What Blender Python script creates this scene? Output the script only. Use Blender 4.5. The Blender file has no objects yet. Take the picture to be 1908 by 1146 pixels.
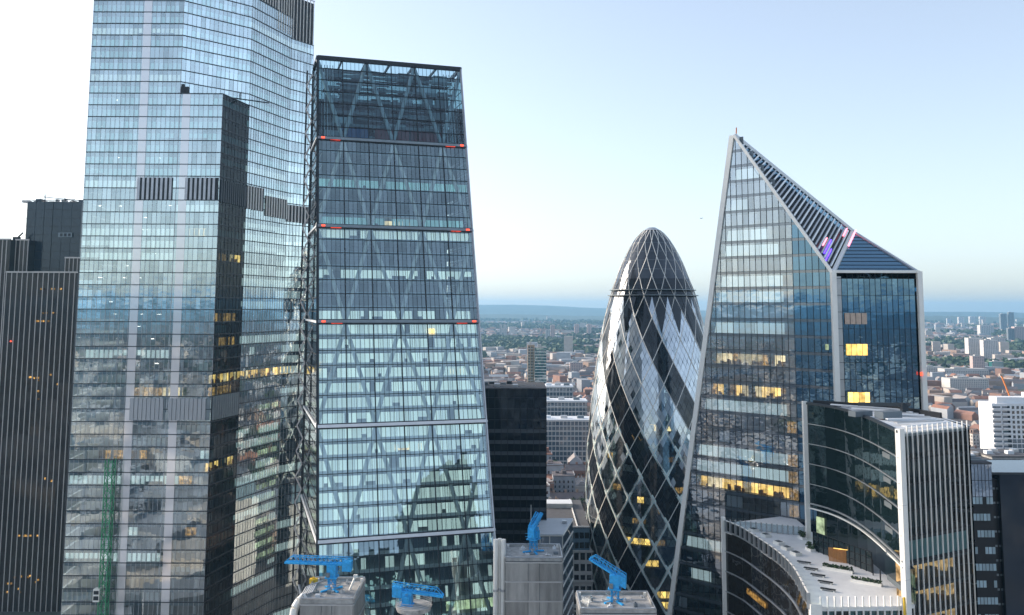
import bpy, math, random
from mathutils import Vector, Matrix

R = math.radians
rng = random.Random(11)
scene = bpy.context.scene
COL = scene.collection

# ------------------------------------------------------------------ camera
CAM = Vector((0, 0, 142.0))                      # eye height over the street
FPX, CXP, CYP, IMW = 1650.0, 954.0, 403.0, 1908.0   # focal length and principal point in photo pixels
PITCH = math.atan(170.0 / 1650.0)
ROT = (Matrix.Rotation(R(90) + PITCH, 3, 'X') @ Matrix.Rotation(0.004, 3, 'Z'))
cam_d = bpy.data.cameras.new('camera')
cam_d.sensor_width = 36.0
cam_d.lens = 36.0 * FPX / IMW
cam_d.shift_y = -170.0 / IMW
cam_d.clip_start = 0.5
cam_d.clip_end = 60000
cam = bpy.data.objects.new('camera', cam_d)
cam.matrix_world = Matrix.Translation(CAM) @ ROT.to_4x4()
COL.objects.link(cam)
scene.camera = cam

# ------------------------------------------------------------------ sky, sun, exposure
SUN_AZ, SUN_EL = -64.0, 20.0                      # degrees left of the view, above the horizon
world = bpy.data.worlds.new('World'); scene.world = world; world.use_nodes = True
wn, wl = world.node_tree.nodes, world.node_tree.links
bg = wn['Background']
sky = wn.new('ShaderNodeTexSky'); sky.sky_type = 'NISHITA'; sky.sun_disc = False
sky.sun_elevation = R(SUN_EL); sky.sun_rotation = R(SUN_AZ)
sky.air_density = 0.85; sky.dust_density = 1.2; sky.ozone_density = 3.0; sky.altitude = 100
bg.inputs['Strength'].default_value = 0.15
hs = wn.new('ShaderNodeHueSaturation'); hs.inputs['Saturation'].default_value = .76
gm = wn.new('ShaderNodeGamma'); gm.inputs[1].default_value = .75      # softer range, as a camera's tone curve gives
wl.new(sky.outputs[0], gm.inputs[0]); wl.new(gm.outputs[0], hs.inputs['Color']); wb = wn.new('ShaderNodeMix'); wb.data_type = 'RGBA'; wb.blend_type = 'MULTIPLY'; wb.inputs[0].default_value = 1.0; wb.inputs[7].default_value = (1.025, .997, .968, 1)   # white balance
wl.new(hs.outputs[0], wb.inputs[6]); wl.new(wb.outputs[2], bg.inputs['Color'])
sun_d = bpy.data.lights.new('sun', 'SUN'); sun_d.energy = 2.4; sun_d.angle = R(25); sun_d.color = (1, .86, .72)
sun = bpy.data.objects.new('sun', sun_d); COL.objects.link(sun)
sdir = Vector((math.sin(R(SUN_AZ)) * math.cos(R(SUN_EL)), math.cos(R(SUN_AZ)) * math.cos(R(SUN_EL)), math.sin(R(SUN_EL))))
sun.rotation_euler = sdir.to_track_quat('Z', 'Y').to_euler(); sun.location = (0, 0, 400)
scene.view_settings.view_transform = 'Standard'; scene.view_settings.look = 'None'
scene.view_settings.gamma = 1.0; scene.view_settings.use_curve_mapping = False
scene.view_settings.exposure = 1.45
scene.render.engine = 'CYCLES'
cy = scene.cycles
cy.use_denoising = True
try: cy.denoiser = 'OPENIMAGEDENOISE'
except Exception: pass
cy.max_bounces = 5; cy.diffuse_bounces = 2; cy.glossy_bounces = 2; cy.transmission_bounces = 2
cy.use_light_tree = False; cy.transparent_max_bounces = 8; cy.volume_bounces = 0; cy.caustics_reflective = False; cy.caustics_refractive = False
cy.sample_clamp_indirect = 4.0

# ------------------------------------------------------------------ pixel -> place helpers
def ray(u, v):
    return ROT @ Vector(((u - CXP) / FPX, (CYP - v) / FPX, -1.0))
def atY(u, v, Y):
    d = ray(u, v); return CAM + d * (Y / d.y)
def atZ(u, v, Z):
    d = ray(u, v); return CAM + d * ((Z - CAM.z) / d.z)
def onplane(u, v, p, n):
    d = ray(u, v); return CAM + d * ((p - CAM).dot(n) / d.dot(n))
def V3(p, z): return Vector((p[0], p[1], z))

# ------------------------------------------------------------------ mesh builder
class MB:
    def __init__(s): s.v = []; s.f = []; s.m = []; s.r = []
    def face(s, pts, m=0, r=0.5):
        b = len(s.v); s.v.extend([tuple(p) for p in pts]); s.f.append(tuple(range(b, b + len(pts)))); s.m.append(m); s.r.append(r)
    def obox(s, O, A, B, C, m=0, r=0.5):
        O, A, B, C = Vector(O), Vector(A), Vector(B), Vector(C)
        if A.cross(B).dot(C) < 0: A, B = B, A
        b = len(s.v)
        for k in range(8):
            s.v.append(tuple(O + (A if k & 1 else A * 0) + (B if k & 2 else B * 0) + (C if k & 4 else C * 0)))
        for q in ((0, 2, 3, 1), (4, 5, 7, 6), (0, 1, 5, 4), (1, 3, 7, 5), (3, 2, 6, 7), (2, 0, 4, 6)):
            s.f.append(tuple(b + i for i in q)); s.m.append(m); s.r.append(r)
    def box(s, c, sx, sy, sz, rot=0.0, m=0, r=0.5):      # c = centre of the base
        ca, sa = math.cos(rot), math.sin(rot)
        A = Vector((ca * sx, sa * sx, 0)); B = Vector((-sa * sy, ca * sy, 0)); C = Vector((0, 0, sz))
        s.obox(Vector(c) - A / 2 - B / 2, A, B, C, m, r)
    def bar(s, p, q, w, h=None, m=0, r=0.5, up=None):
        p, q = Vector(p), Vector(q); h = h or w; d = q - p
        if d.length < 1e-6: return
        up = Vector(up) if up else (Vector((0, 0, 1)) if abs(d.normalized().z) < .95 else Vector((0, 1, 0)))
        x = d.cross(up).normalized(); y = x.cross(d).normalized()
        s.obox(p - x * w / 2 - y * h / 2, x * w, y * h, d, m, r)
    def tube(s, p, q, r0, r1=None, n=8, m=0, caps=True, r=0.5):
        p, q = Vector(p), Vector(q); r1 = r0 if r1 is None else r1; d = (q - p).normalized()
        up = Vector((0, 0, 1)) if abs(d.z) < .95 else Vector((0, 1, 0))
        x = d.cross(up).normalized(); y = x.cross(d).normalized(); b = len(s.v)
        for (c, rr) in ((p, r0), (q, r1)):
            for k in range(n):
                a = 2 * math.pi * k / n; s.v.append(tuple(c + x * math.cos(a) * rr + y * math.sin(a) * rr))
        for k in range(n):
            k2 = (k + 1) % n; s.f.append((b + k, b + k2, b + n + k2, b + n + k)); s.m.append(m); s.r.append(r)
        if caps:
            s.f.append(tuple(b + k for k in reversed(range(n)))); s.m.append(m); s.r.append(r)
            s.f.append(tuple(b + n + k for k in range(n))); s.m.append(m); s.r.append(r)
    def prism(s, poly, z0, z1, m=0, r=0.5, mtop=None, side=True, mbot=None):
        n = len(poly); b = len(s.v)
        for z in (z0, z1):
            for p in poly: s.v.append((p[0], p[1], z))
        if side:
            for k in range(n):
                k2 = (k + 1) % n; s.f.append((b + k, b + k2, b + n + k2, b + n + k)); s.m.append(m); s.r.append(r)
        s.f.append(tuple(b + k for k in reversed(range(n)))); s.m.append(m if mbot is None else mbot); s.r.append(r)
        s.f.append(tuple(b + n + k for k in range(n))); s.m.append(m if mtop is None else mtop); s.r.append(r)
    def mesh(s, name, mats):
        me = bpy.data.meshes.new(name); me.from_pydata(s.v, [], s.f)
        if not isinstance(mats, (list, tuple)): mats = [mats]
        for x in mats: me.materials.append(x)
        if len(mats) > 1: me.polygons.foreach_set('material_index', s.m)
        at = me.attributes.new('rnd', 'FLOAT', 'FACE'); at.data.foreach_set('value', s.r)
        me.update(); return me
    def build(s, name, mats, parent=None, kind=None, smooth=False):
        if not s.f: return None
        me = s.mesh(name, mats)
        if smooth: me.polygons.foreach_set('use_smooth', [True] * len(me.polygons))
        return link(name, me, parent, kind)

def link(name, me, parent=None, kind=None):
    o = bpy.data.objects.new(name, me); COL.objects.link(o)
    if parent is not None:
        o.parent = parent
        L = parent.location.copy() if parent.type == 'EMPTY' else Vector((0, 0, 0))
        o.matrix_parent_inverse = Matrix.Translation(-L)
    if kind: o['kind'] = kind
    return o
def thing(name, label, cat, loc=(0, 0, 0), group=None):
    o = bpy.data.objects.new(name, None); COL.objects.link(o); o.location = loc; o.empty_display_size = 1
    return tag(o, label, cat, group)
def tag(o, label, cat, group=None):
    o['label'] = label; o['category'] = cat
    if group: o['group'] = group
    return o
def copy_tree(o, parent=None):
    c = o.copy(); COL.objects.link(c); c.parent = parent
    for ch in list(o.children): copy_tree(ch, c)
    return c

# ------------------------------------------------------------------ materials
def new_mat(name):
    m = bpy.data.materials.new(name); m.use_nodes = True; nt = m.node_tree; nt.nodes.clear()
    out = nt.nodes.new('ShaderNodeOutputMaterial'); return m, nt, out
def mat(name, col, rough=.6, metal=0.0, var=.18, scale=.35, rndvar=0.0, stretch=(1, 1, 1), bump=0.0, emis=0.0, ecol=(1, 1, 1)):
    m, nt, out = new_mat(name); N, Lk = nt.nodes, nt.links
    b = N.new('ShaderNodeBsdfPrincipled'); Lk.new(b.outputs[0], out.inputs[0])
    b.inputs['Roughness'].default_value = rough; b.inputs['Metallic'].default_value = metal
    tc = N.new('ShaderNodeTexCoord'); mp = N.new('ShaderNodeMapping'); mp.inputs['Scale'].default_value = stretch
    Lk.new(tc.outputs['Object'], mp.inputs[0])
    nz = N.new('ShaderNodeTexNoise'); nz.inputs['Scale'].default_value = scale; nz.inputs['Detail'].default_value = 5
    nz.inputs['Roughness'].default_value = .65; Lk.new(mp.outputs[0], nz.inputs['Vector'])
    mr = N.new('ShaderNodeMapRange'); mr.inputs[1].default_value = .25; mr.inputs[2].default_value = .75
    mr.inputs[3].default_value = 1 - var; mr.inputs[4].default_value = 1 + var; Lk.new(nz.outputs[0], mr.inputs[0])
    hv = N.new('ShaderNodeHueSaturation'); hv.inputs['Color'].default_value = (*col, 1)
    src = mr.outputs[0]
    if rndvar:
        at = N.new('ShaderNodeAttribute'); at.attribute_name = 'rnd'
        m2 = N.new('ShaderNodeMapRange'); m2.inputs[3].default_value = 1 - rndvar; m2.inputs[4].default_value = 1 + rndvar
        Lk.new(at.outputs['Fac'], m2.inputs[0]); mu = N.new('ShaderNodeMath'); mu.operation = 'MULTIPLY'
        Lk.new(src, mu.inputs[0]); Lk.new(m2.outputs[0], mu.inputs[1]); src = mu.outputs[0]
    Lk.new(src, hv.inputs['Value']); Lk.new(hv.outputs[0], b.inputs['Base Color'])
    if emis:
        m.cycles.emission_sampling = 'NONE'; b.inputs['Emission Color'].default_value = (*ecol, 1)
        ae = N.new('ShaderNodeAttribute'); ae.attribute_name = 'rnd'; me_ = N.new('ShaderNodeMapRange'); me_.inputs[3].default_value = emis * .7; me_.inputs[4].default_value = emis * 1.3
        Lk.new(ae.outputs['Fac'], me_.inputs[0]); Lk.new(me_.outputs[0], b.inputs['Emission Strength'])
    if bump:
        bp = N.new('ShaderNodeBump'); bp.inputs['Distance'].default_value = bump; Lk.new(nz.outputs[0], bp.inputs['Height']); Lk.new(bp.outputs[0], b.inputs['Normal'])
    return m
def glass(name, tint, r0=.15, wave=.02, rough=.015, gloss=(.92, .96, 1.0), body=None, wscale=.22, ior=1.45):
    """thin coated pane: fresnel mix of a mirror and either clear tinted glass or (body) a dark backing"""
    m, nt, out = new_mat(name); N, Lk = nt.nodes, nt.links
    fr = N.new('ShaderNodeFresnel'); fr.inputs['IOR'].default_value = ior
    mr = N.new('ShaderNodeMapRange'); mr.inputs[1].default_value = ((ior - 1) / (ior + 1)) ** 2; mr.inputs[2].default_value = 1
    mr.inputs[4].default_value = 1.0
    at = N.new('ShaderNodeAttribute'); at.attribute_name = 'rnd'
    m0 = N.new('ShaderNodeMapRange'); m0.inputs[3].default_value = r0 * .8; m0.inputs[4].default_value = r0 * 1.2
    Lk.new(at.outputs['Fac'], m0.inputs[0]); Lk.new(m0.outputs[0], mr.inputs[3]); Lk.new(fr.outputs[0], mr.inputs[0])
    gl = N.new('ShaderNodeBsdfGlossy'); gl.inputs['Roughness'].default_value = rough; gl.inputs['Color'].default_value = (*gloss, 1)
    tc = N.new('ShaderNodeTexCoord'); nz = N.new('ShaderNodeTexNoise'); nz.inputs['Scale'].default_value = wscale; nz.inputs['Detail'].default_value = 2.0
    mp = N.new('ShaderNodeMapping'); mp.inputs['Scale'].default_value = (1, 1, 1.6); Lk.new(tc.outputs['Object'], mp.inputs[0]); Lk.new(mp.outputs[0], nz.inputs['Vector'])
    bp = N.new('ShaderNodeBump'); bp.inputs['Distance'].default_value = wave; Lk.new(nz.outputs[0], bp.inputs['Height']); Lk.new(bp.outputs[0], gl.inputs['Normal'])
    if body is None:
        tr = N.new('ShaderNodeBsdfTransparent'); tr.inputs['Color'].default_value = (*tint, 1)
    else:
        tr = N.new('ShaderNodeBsdfDiffuse'); tr.inputs['Color'].default_value = (*body, 1)
    mx = N.new('ShaderNodeMixShader'); Lk.new(mr.outputs[0], mx.inputs[0]); Lk.new(tr.outputs[0], mx.inputs[1]); Lk.new(gl.outputs[0], mx.inputs[2])
    Lk.new(mx.outputs[0], out.inputs[0]); return m
def emit(name, col, strength, var=.5, scale=.5):
    m, nt, out = new_mat(name); N, Lk = nt.nodes, nt.links; m.cycles.emission_sampling = 'NONE'
    e = N.new('ShaderNodeEmission'); e.inputs['Color'].default_value = (*col, 1)
    at = N.new('ShaderNodeAttribute'); at.attribute_name = 'rnd'
    tc = N.new('ShaderNodeTexCoord'); nz = N.new('ShaderNodeTexNoise'); nz.inputs['Scale'].default_value = scale; Lk.new(tc.outputs['Object'], nz.inputs['Vector'])
    mr = N.new('ShaderNodeMapRange'); mr.inputs[1].default_value = .3; mr.inputs[2].default_value = .7; mr.inputs[3].default_value = strength * (1 - var); mr.inputs[4].default_value = strength * (1 + var)
    mk = N.new('ShaderNodeMapRange'); mk.inputs[3].default_value = 1 - var; mk.inputs[4].default_value = 1 + var * .8; Lk.new(at.outputs['Fac'], mk.inputs[0]); mu = N.new('ShaderNodeMath'); mu.operation = 'MULTIPLY'
    Lk.new(nz.outputs[0], mr.inputs[0]); Lk.new(mr.outputs[0], mu.inputs[0]); Lk.new(mk.outputs[0], mu.inputs[1]); Lk.new(mu.outputs[0], e.inputs['Strength']); Lk.new(e.outputs[0], out.inputs[0]); return m
def ramp_mat(name, cols, rough=.8, var=.15, scale=.2, use_obj=False):
    m, nt, out = new_mat(name); N, Lk = nt.nodes, nt.links
    b = N.new('ShaderNodeBsdfPrincipled'); b.inputs['Roughness'].default_value = rough; Lk.new(b.outputs[0], out.inputs[0])
    if use_obj:
        at = N.new('ShaderNodeObjectInfo'); o = at.outputs['Random']
    else:
        at = N.new('ShaderNodeAttribute'); at.attribute_name = 'rnd'; o = at.outputs['Fac']
    cr = N.new('ShaderNodeValToRGB'); cr.color_ramp.interpolation = 'CONSTANT'; el = cr.color_ramp.elements
    while len(el) < len(cols): el.new(.5)
    for i, c in enumerate(cols): el[i].position = i / len(cols); el[i].color = (*c, 1)
    Lk.new(o, cr.inputs[0])
    tc = N.new('ShaderNodeTexCoord'); nz = N.new('ShaderNodeTexNoise'); nz.inputs['Scale'].default_value = scale; nz.inputs['Detail'].default_value = 4; Lk.new(tc.outputs['Object'], nz.inputs['Vector'])
    mr = N.new('ShaderNodeMapRange'); mr.inputs[1].default_value = .25; mr.inputs[2].default_value = .75; mr.inputs[3].default_value = 1 - var; mr.inputs[4].default_value = 1 + var
    Lk.new(nz.outputs[0], mr.inputs[0]); hv = N.new('ShaderNodeHueSaturation'); Lk.new(cr.outputs[0], hv.inputs['Color']); Lk.new(mr.outputs[0], hv.inputs['Value']); Lk.new(hv.outputs[0], b.inputs['Base Color'])
    return m

M = {}
M['glass_tall'] = glass('pale blue office glass', (.84, .96, .97), .60, .02, gloss=(.86, .98, 1.0))
M['glass_tall_low'] = glass('clear blue office glass', (.86, .95, .96), .40, .012, gloss=(.86, .97, 1.0))
M['lit_soft'] = emit('soft warm office', (1.0, .62, .28), .26, .6, .9)
M['glass_bump'] = glass('dark reflection strip glass', (.34, .42, .44), .02, .02, ior=1.25)  # the facet's dark reflection is put into the tint
M['glass_wedge'] = glass('teal office glass', (.82, .95, .92), .32, .012, gloss=(.80, .98, 1.0))
M['glass_attic'] = glass('clear teal screen glass', (.55, .74, .80), .10, .01, gloss=(.8, .93, 1))
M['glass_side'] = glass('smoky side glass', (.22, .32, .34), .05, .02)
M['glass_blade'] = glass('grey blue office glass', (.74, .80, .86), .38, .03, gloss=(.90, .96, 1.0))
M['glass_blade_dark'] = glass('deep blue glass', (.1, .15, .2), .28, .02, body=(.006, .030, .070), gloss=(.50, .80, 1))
M['glass_egg'] = glass('clear diamond glass', (.80, .92, .90), .44, .012, rough=.05)
M['glass_egg_dark'] = glass('dark spiral glass', (.1, .1, .1), .045, .01, rough=.05, body=(.010, .012, .016), ior=1.3)
M['glass_black'] = glass('black tower glass', (.1, .1, .1), .03, .012, body=(.006, .009, .014), gloss=(.55, .75, 1), ior=1.25)
M['glass_fin'] = glass('bronze black glass', (.1, .1, .1), .03, .015, body=(.034, .025, .020), ior=1.2)
M['glass_arc'] = glass('dark green glass', (.1, .1, .1), .06, .03, body=(.008, .018, .020))
M['glass_blue'] = glass('blue white glass', (.1, .1, .1), .3, .03, body=(.25, .33, .42))
M['glass_rail'] = glass('railing glass', (.75, .82, .84), .08, .0)
M['frame_dark'] = mat('dark mullion metal', (.035, .045, .055), .45, .3)
M['frame_black'] = mat('black frame metal', (.012, .014, .018), .45, .2)
M['frame_pale'] = mat('pale mullion metal', (.58, .60, .62), .4, .1)
M['frame_grey'] = mat('grey mullion metal', (.22, .26, .28), .4, .2)
M['spandrel'] = mat('blue grey spandrel', (.14, .22, .27), .5, 0, .15, .2, .15)
M['spandrel_dark'] = mat('dark slab edge', (.035, .05, .06), .6)
M['slab'] = mat('floor slab', (.42, .45, .46), .8, 0, .1)
M['slab_dark'] = mat('dim floor slab', (.12, .14, .15), .8, 0, .1)
M['core'] = mat('core wall', (.16, .19, .21), .8, 0, .3, .12)
M['blind'] = mat('pale window blind', (.82, .86, .85), .8, 0, .08, .3, .15)
M['blind_teal'] = mat('teal window blind', (.45, .74, .74), .8, 0, .12, .3, .25)
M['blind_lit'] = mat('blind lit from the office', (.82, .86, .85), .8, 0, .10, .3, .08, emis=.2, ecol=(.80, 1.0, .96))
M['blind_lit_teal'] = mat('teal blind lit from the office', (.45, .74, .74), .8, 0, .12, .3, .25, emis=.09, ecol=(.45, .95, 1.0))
M['frit'] = glass('white fritted glass', (.1, .1, .1), .42, .01, rough=.06, gloss=(1, .98, .98), body=(.86, .84, .83))
M['frit_grey'] = glass('grey louvre glass', (.1, .1, .1), .25, .01, rough=.15, body=(.34, .36, .38))
M['far_white'] = mat('pale far wall', (.58, .55, .52), .8, 0, .12)
M['casing'] = mat('white column casing', (.80, .80, .80), .6, 0, .06)
M['brace'] = mat('grey steel brace', (.90, .91, .90), .45, 0, .15, .6)
M['brace_teal'] = mat('teal white steel', (.76, .95, .91), .5, 0, .12, .6)
M['white_metal'] = mat('white cladding', (.90, .87, .80), .38, 0, .05, .5)
M['silver'] = mat('silver cladding', (.52, .53, .54), .35, .6, .12, .4)
M['fin'] = mat('pale steel fin', (.62, .57, .53), .45, .1, .15, .1)
M['lit'] = emit('lit office', (1.0, .62, .17), .72, .5)
M['lit_pale'] = emit('pale lit office', (1.0, .78, .42), .42)
M['lit_green'] = emit('greenish lit office', (.80, 1.0, .62), .20, .6, .8)
M['lit_dim'] = emit('dim lit office', (1.0, .55, .15), .16, .95, 1.2)
M['red_lamp'] = emit('red marker lamp', (1.0, .08, .04), 1.2, 0)
M['pink_lamp'] = emit('pink tube lamp', (1.0, .25, .35), 1.4, 0)
M['violet_lamp'] = emit('violet tube lamp', (.16, .08, 1.0), 1.2, .2)
M['white_lamp'] = emit('white lamp', (1.0, .95, .85), 2.5, 0)
M['concrete'] = mat('grey concrete', (.38, .37, .35), .85, 0, .4, .6, bump=.02)
M['panel'] = mat('ribbed steel panel', (.36, .36, .35), .45, .5, .38, .5, .16, (1, 1, .18))
M['roofgrey'] = mat('roof deck', (.42, .41, .39), .9, 0, .5, .7)
M['roofdark'] = mat('dark roof felt', (.09, .09, .095), .9, 0, .3, .5)
M['roofwhite'] = mat('white roof membrane', (.74, .76, .77), .7, 0, .08, .3)
M['paving'] = mat('white terrace paving', (.84, .83, .81), .75, 0, .07, .5)
M['crane_blue'] = mat('blue crane paint', (.03, .40, .80), .5, 0, .34, 1.6)
M['crane_green'] = mat('green mast paint', (.05, .34, .15), .55, 0, .2, .8)
M['yellow'] = mat('yellow paint', (.75, .48, .03), .5)
M['orange'] = mat('orange paint', (.75, .24, .06), .5)
M['plant_red'] = mat('red plant box', (.32, .035, .035), .6)
M['plant_blue'] = mat('blue plant box', (.02, .12, .32), .6)
M['duct'] = mat('galvanised duct', (.42, .46, .48), .35, .7, .2, 1.0)
M['timber'] = mat('warm timber', (.50, .24, .08), .6, 0, .25, 2.0, stretch=(4, 4, .4))
M['tan'] = mat('tan curtain', (.55, .42, .33), .8, 0, .2, 1.2)
M['hedge'] = mat('hedge leaves', (.06, .10, .035), .8, 0, .5, 3.0)
M['stone'] = mat('portland stone', (.56, .54, .50), .85, 0, .15, .3)
M['window_dark'] = glass('small window glass', (.1, .1, .1), .1, .01, body=(.02, .024, .03))
M['asphalt'] = mat('asphalt', (.055, .055, .06), .9, 0, .25, .05)
M['bark'] = mat('bark', (.07, .055, .04), .9)
M['leaf'] = ramp_mat('tree leaves', [(.028, .055, .022), (.04, .075, .03), (.05, .09, .035), (.065, .105, .045)], .7, .3, .3)
WALLS = [(.26, .14, .10), (.32, .22, .16), (.46, .41, .36), (.27, .28, .30), (.22, .13, .10), (.50, .46, .42), (.36, .25, .19), (.38, .40, .42)]
ROOFS = [(.13, .11, .11), (.30, .14, .09), (.19, .15, .14), (.52, .50, .48), (.28, .15, .11), (.16, .14, .14), (.34, .30, .28), (.24, .17, .14)]
M['wall_obj'] = ramp_mat('town house wall', WALLS, .85, .2, .15, True)
M['roof_obj'] = ramp_mat('town house roof', ROOFS, .85, .25, .3, True)
M['wall_far'] = ramp_mat('far house wall', WALLS, .85, .15, .1)
M['roof_far'] = ramp_mat('far house roof', ROOFS, .85, .2, .1)

# ------------------------------------------------------------------ facade helpers
def clip_half(poly, ax, val, keep_ge):
    out = []
    n = len(poly)
    for i in range(n):
        a, b = poly[i], poly[(i + 1) % n]
        ina = (a[ax] >= val) if keep_ge else (a[ax] <= val)
        inb = (b[ax] >= val) if keep_ge else (b[ax] <= val)
        if ina: out.append(a)
        if ina != inb:
            t = (val - a[ax]) / (b[ax] - a[ax]); out.append((a[0] + t * (b[0] - a[0]), a[1] + t * (b[1] - a[1])))
    return out
def clip_rect(poly, u0, u1, v0, v1):
    for ax, val, ge in ((0, u0, True), (0, u1, False), (1, v0, True), (1, v1, False)):
        poly = clip_half(poly, ax, val, ge)
        if len(poly) < 3: return []
    return poly
def span(poly, ax, val):
    """range of the other coordinate where the line [ax]=val crosses a convex polygon"""
    o = 1 - ax; hits = []
    n = len(poly)
    for i in range(n):
        a, b = poly[i], poly[(i + 1) % n]
        if (a[ax] - val) * (b[ax] - val) <= 0 and a[ax] != b[ax]:
            t = (val - a[ax]) / (b[ax] - a[ax]); hits.append(a[o] + t * (b[o] - a[o]))
    return (min(hits), max(hits)) if len(hits) >= 2 and max(hits) - min(hits) > .05 else None
class Face:
    """a planar face: origin O, horizontal unit U, unit W up along the face, outward normal N"""
    def __init__(s, O, U, W):
        s.O = Vector(O); s.U = Vector(U).normalized(); s.W = Vector(W).normalized(); s.N = s.U.cross(s.W).normalized()
    def p(s, u, w, n=0.0): return s.O + s.U * u + s.W * w + s.N * n
    def pane(s, mb, poly, u0, u1, w0, w1, n=0.0, gap=.05, tilt=.0, m=0, r=None):
        q = clip_rect(poly, u0 + gap, u1 - gap, w0 + gap, w1 - gap)
        if len(q) < 3: return False
        ta, tb = rng.gauss(0, tilt), rng.gauss(0, tilt); uc, wc = (u0 + u1) / 2, (w0 + w1) / 2
        mb.face([s.p(a, b, n + (a - uc) * ta + (b - wc) * tb) for a, b in q], m, rng.random() if r is None else r); return True
    def vbar(s, mb, poly, u, w, d, n=0.0, m=0):
        sp = span(poly, 0, u)
        if sp: mb.obox(s.p(u - w / 2, sp[0], n - d / 2), s.U * w, s.N * d, s.W * (sp[1] - sp[0]), m)
    def hbar(s, mb, poly, w, h, d, n=0.0, m=0):
        sp = span(poly, 1, w)
        if sp: mb.obox(s.p(sp[0], w - h / 2, n - d / 2), s.U * (sp[1] - sp[0]), s.N * d, s.W * h, m)
def inset(poly, d):
    """inset a counter-clockwise plan polygon by d"""
    n = len(poly); out = []
    for i in range(n):
        a, b, c = Vector(poly[i - 1][:2]), Vector(poly[i][:2]), Vector(poly[(i + 1) % n][:2])
        e0, e1 = (b - a).normalized(), (c - b).normalized()
        n0, n1 = Vector((-e0.y, e0.x)), Vector((-e1.y, e1.x))
        k = n0 + n1; den = 1 + n0.dot(n1); out.append(tuple(b + k * d / max(den, .3)))
    return out
def frange(a, b, s):
    out = []; x = a
    while x < b - 1e-6: out.append(x); x += s
    return out

# ================================================================== the setting
def setting():
    # ground sheet
    mb = MB(); n = 96
    rings = [0, 60, 200, 500, 1200, 3000, 7000, 13000, 21000]
    for k in range(len(rings) - 1):
        for i in range(n):
            a0, a1 = 2 * math.pi * i / n, 2 * math.pi * (i + 1) / n
            P = lambda r, a: (r * math.cos(a), r * math.sin(a), 0.0)
            if rings[k] == 0: mb.face([P(0, 0), P(rings[1], a0), P(rings[1], a1)])
            else: mb.face([P(rings[k], a0), P(rings[k + 1], a0), P(rings[k + 1], a1), P(rings[k], a1)])
    m, nt, out = new_mat('city ground'); N, Lk = nt.nodes, nt.links
    b = N.new('ShaderNodeBsdfPrincipled'); b.inputs['Roughness'].default_value = .9; Lk.new(b.outputs[0], out.inputs[0])
    tc = N.new('ShaderNodeTexCoord')
    nz = N.new('ShaderNodeTexNoise'); nz.inputs['Scale'].default_value = .0022; nz.inputs['Detail'].default_value = 9; nz.inputs['Roughness'].default_value = .7
    Lk.new(tc.outputs['Object'], nz.inputs['Vector'])
    cr = N.new('ShaderNodeValToRGB'); el = cr.color_ramp.elements
    while len(el) < 5: el.new(.5)
    for e, (p, c) in zip(el, ((.30, (.035, .06, .03)), (.46, (.05, .075, .04)), (.50, (.085, .08, .078)), (.58, (.15, .13, .12)), (.72, (.10, .085, .08)))):
        e.position = p; e.color = (*c, 1)
    Lk.new(nz.outputs[0], cr.inputs[0]); Lk.new(cr.outputs[0], b.inputs['Base Color'])
    g = mb.build('ground', m, kind='structure')
    # far ridge of hills
    for idx, (r0, r1, h) in enumerate(((9500, 12500, 120), (13500, 19000, 225))):
        mb = MB(); n = 160; rows = 6
        def hz(i, j):
            a = 2 * math.pi * i / n; t = j / rows
            s = .62 + .20 * math.sin(3 * a + 1.2 + idx) + .12 * math.sin(7 * a + 2 * idx) + .06 * math.sin(17 * a) + .04 * math.sin(41 * a + idx)
            return -2 + h * s * math.sin(math.pi * min(1, t * 1.0)) ** 1.3
        for i in range(n):
            for j in range(rows):
                q = []
                for (ii, jj) in ((i, j), (i + 1, j), (i + 1, j + 1), (i, j + 1)):
                    a = 2 * math.pi * ii / n; r = r0 + (r1 - r0) * jj / rows; q.append((r * math.cos(a), r * math.sin(a), hz(ii % n, jj)))
                mb.face(q)
        mb.build('hills', mat('wooded hills %d' % idx, (.05, .075, .045), .95, 0, .5, .004), kind='structure', smooth=True)
setting()

WEDGES = ((-.11, .17), (.38, .64))           # X/Y ranges of the town that the gaps between the towers show
def in_view(x, y):
    return y > 300 and any(a < x / y < b for a, b in WEDGES)
KEEP = []                                      # plots already taken: (x, y, radius)
def free(x, y, r):
    return all((x - a) ** 2 + (y - b) ** 2 > (r + c) ** 2 for a, b, c in KEEP)
def gable(mb, c, L, W, h, rh, rot, mw=0, mr=1, rv=.5, rr=.5):
    """house body with a pitched roof"""
    ca, sa = math.cos(rot), math.sin(rot)
    def P(x, y, z): return (c[0] + ca * x - sa * y, c[1] + sa * x + ca * y, z)
    l, w = L / 2, W / 2
    A = [P(-l, -w, 0), P(l, -w, 0), P(l, w, 0), P(-l, w, 0)]; B = [P(-l, -w, h), P(l, -w, h), P(l, w, h), P(-l, w, h)]
    r0, r1 = P(-l, 0, h + rh), P(l, 0, h + rh)
    mb.face([A[0], A[1], B[1], B[0]], mw, rv); mb.face([A[2], A[3], B[3], B[2]], mw, rv)
    mb.face([A[1], A[2], B[2], r1, B[1]], mw, rv); mb.face([A[3], A[0], B[0], r0, B[3]], mw, rv)
    mb.face([B[0], B[1], r1, r0], mr, rr); mb.face([B[2], B[3], r0, r1], mr, rr)

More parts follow.
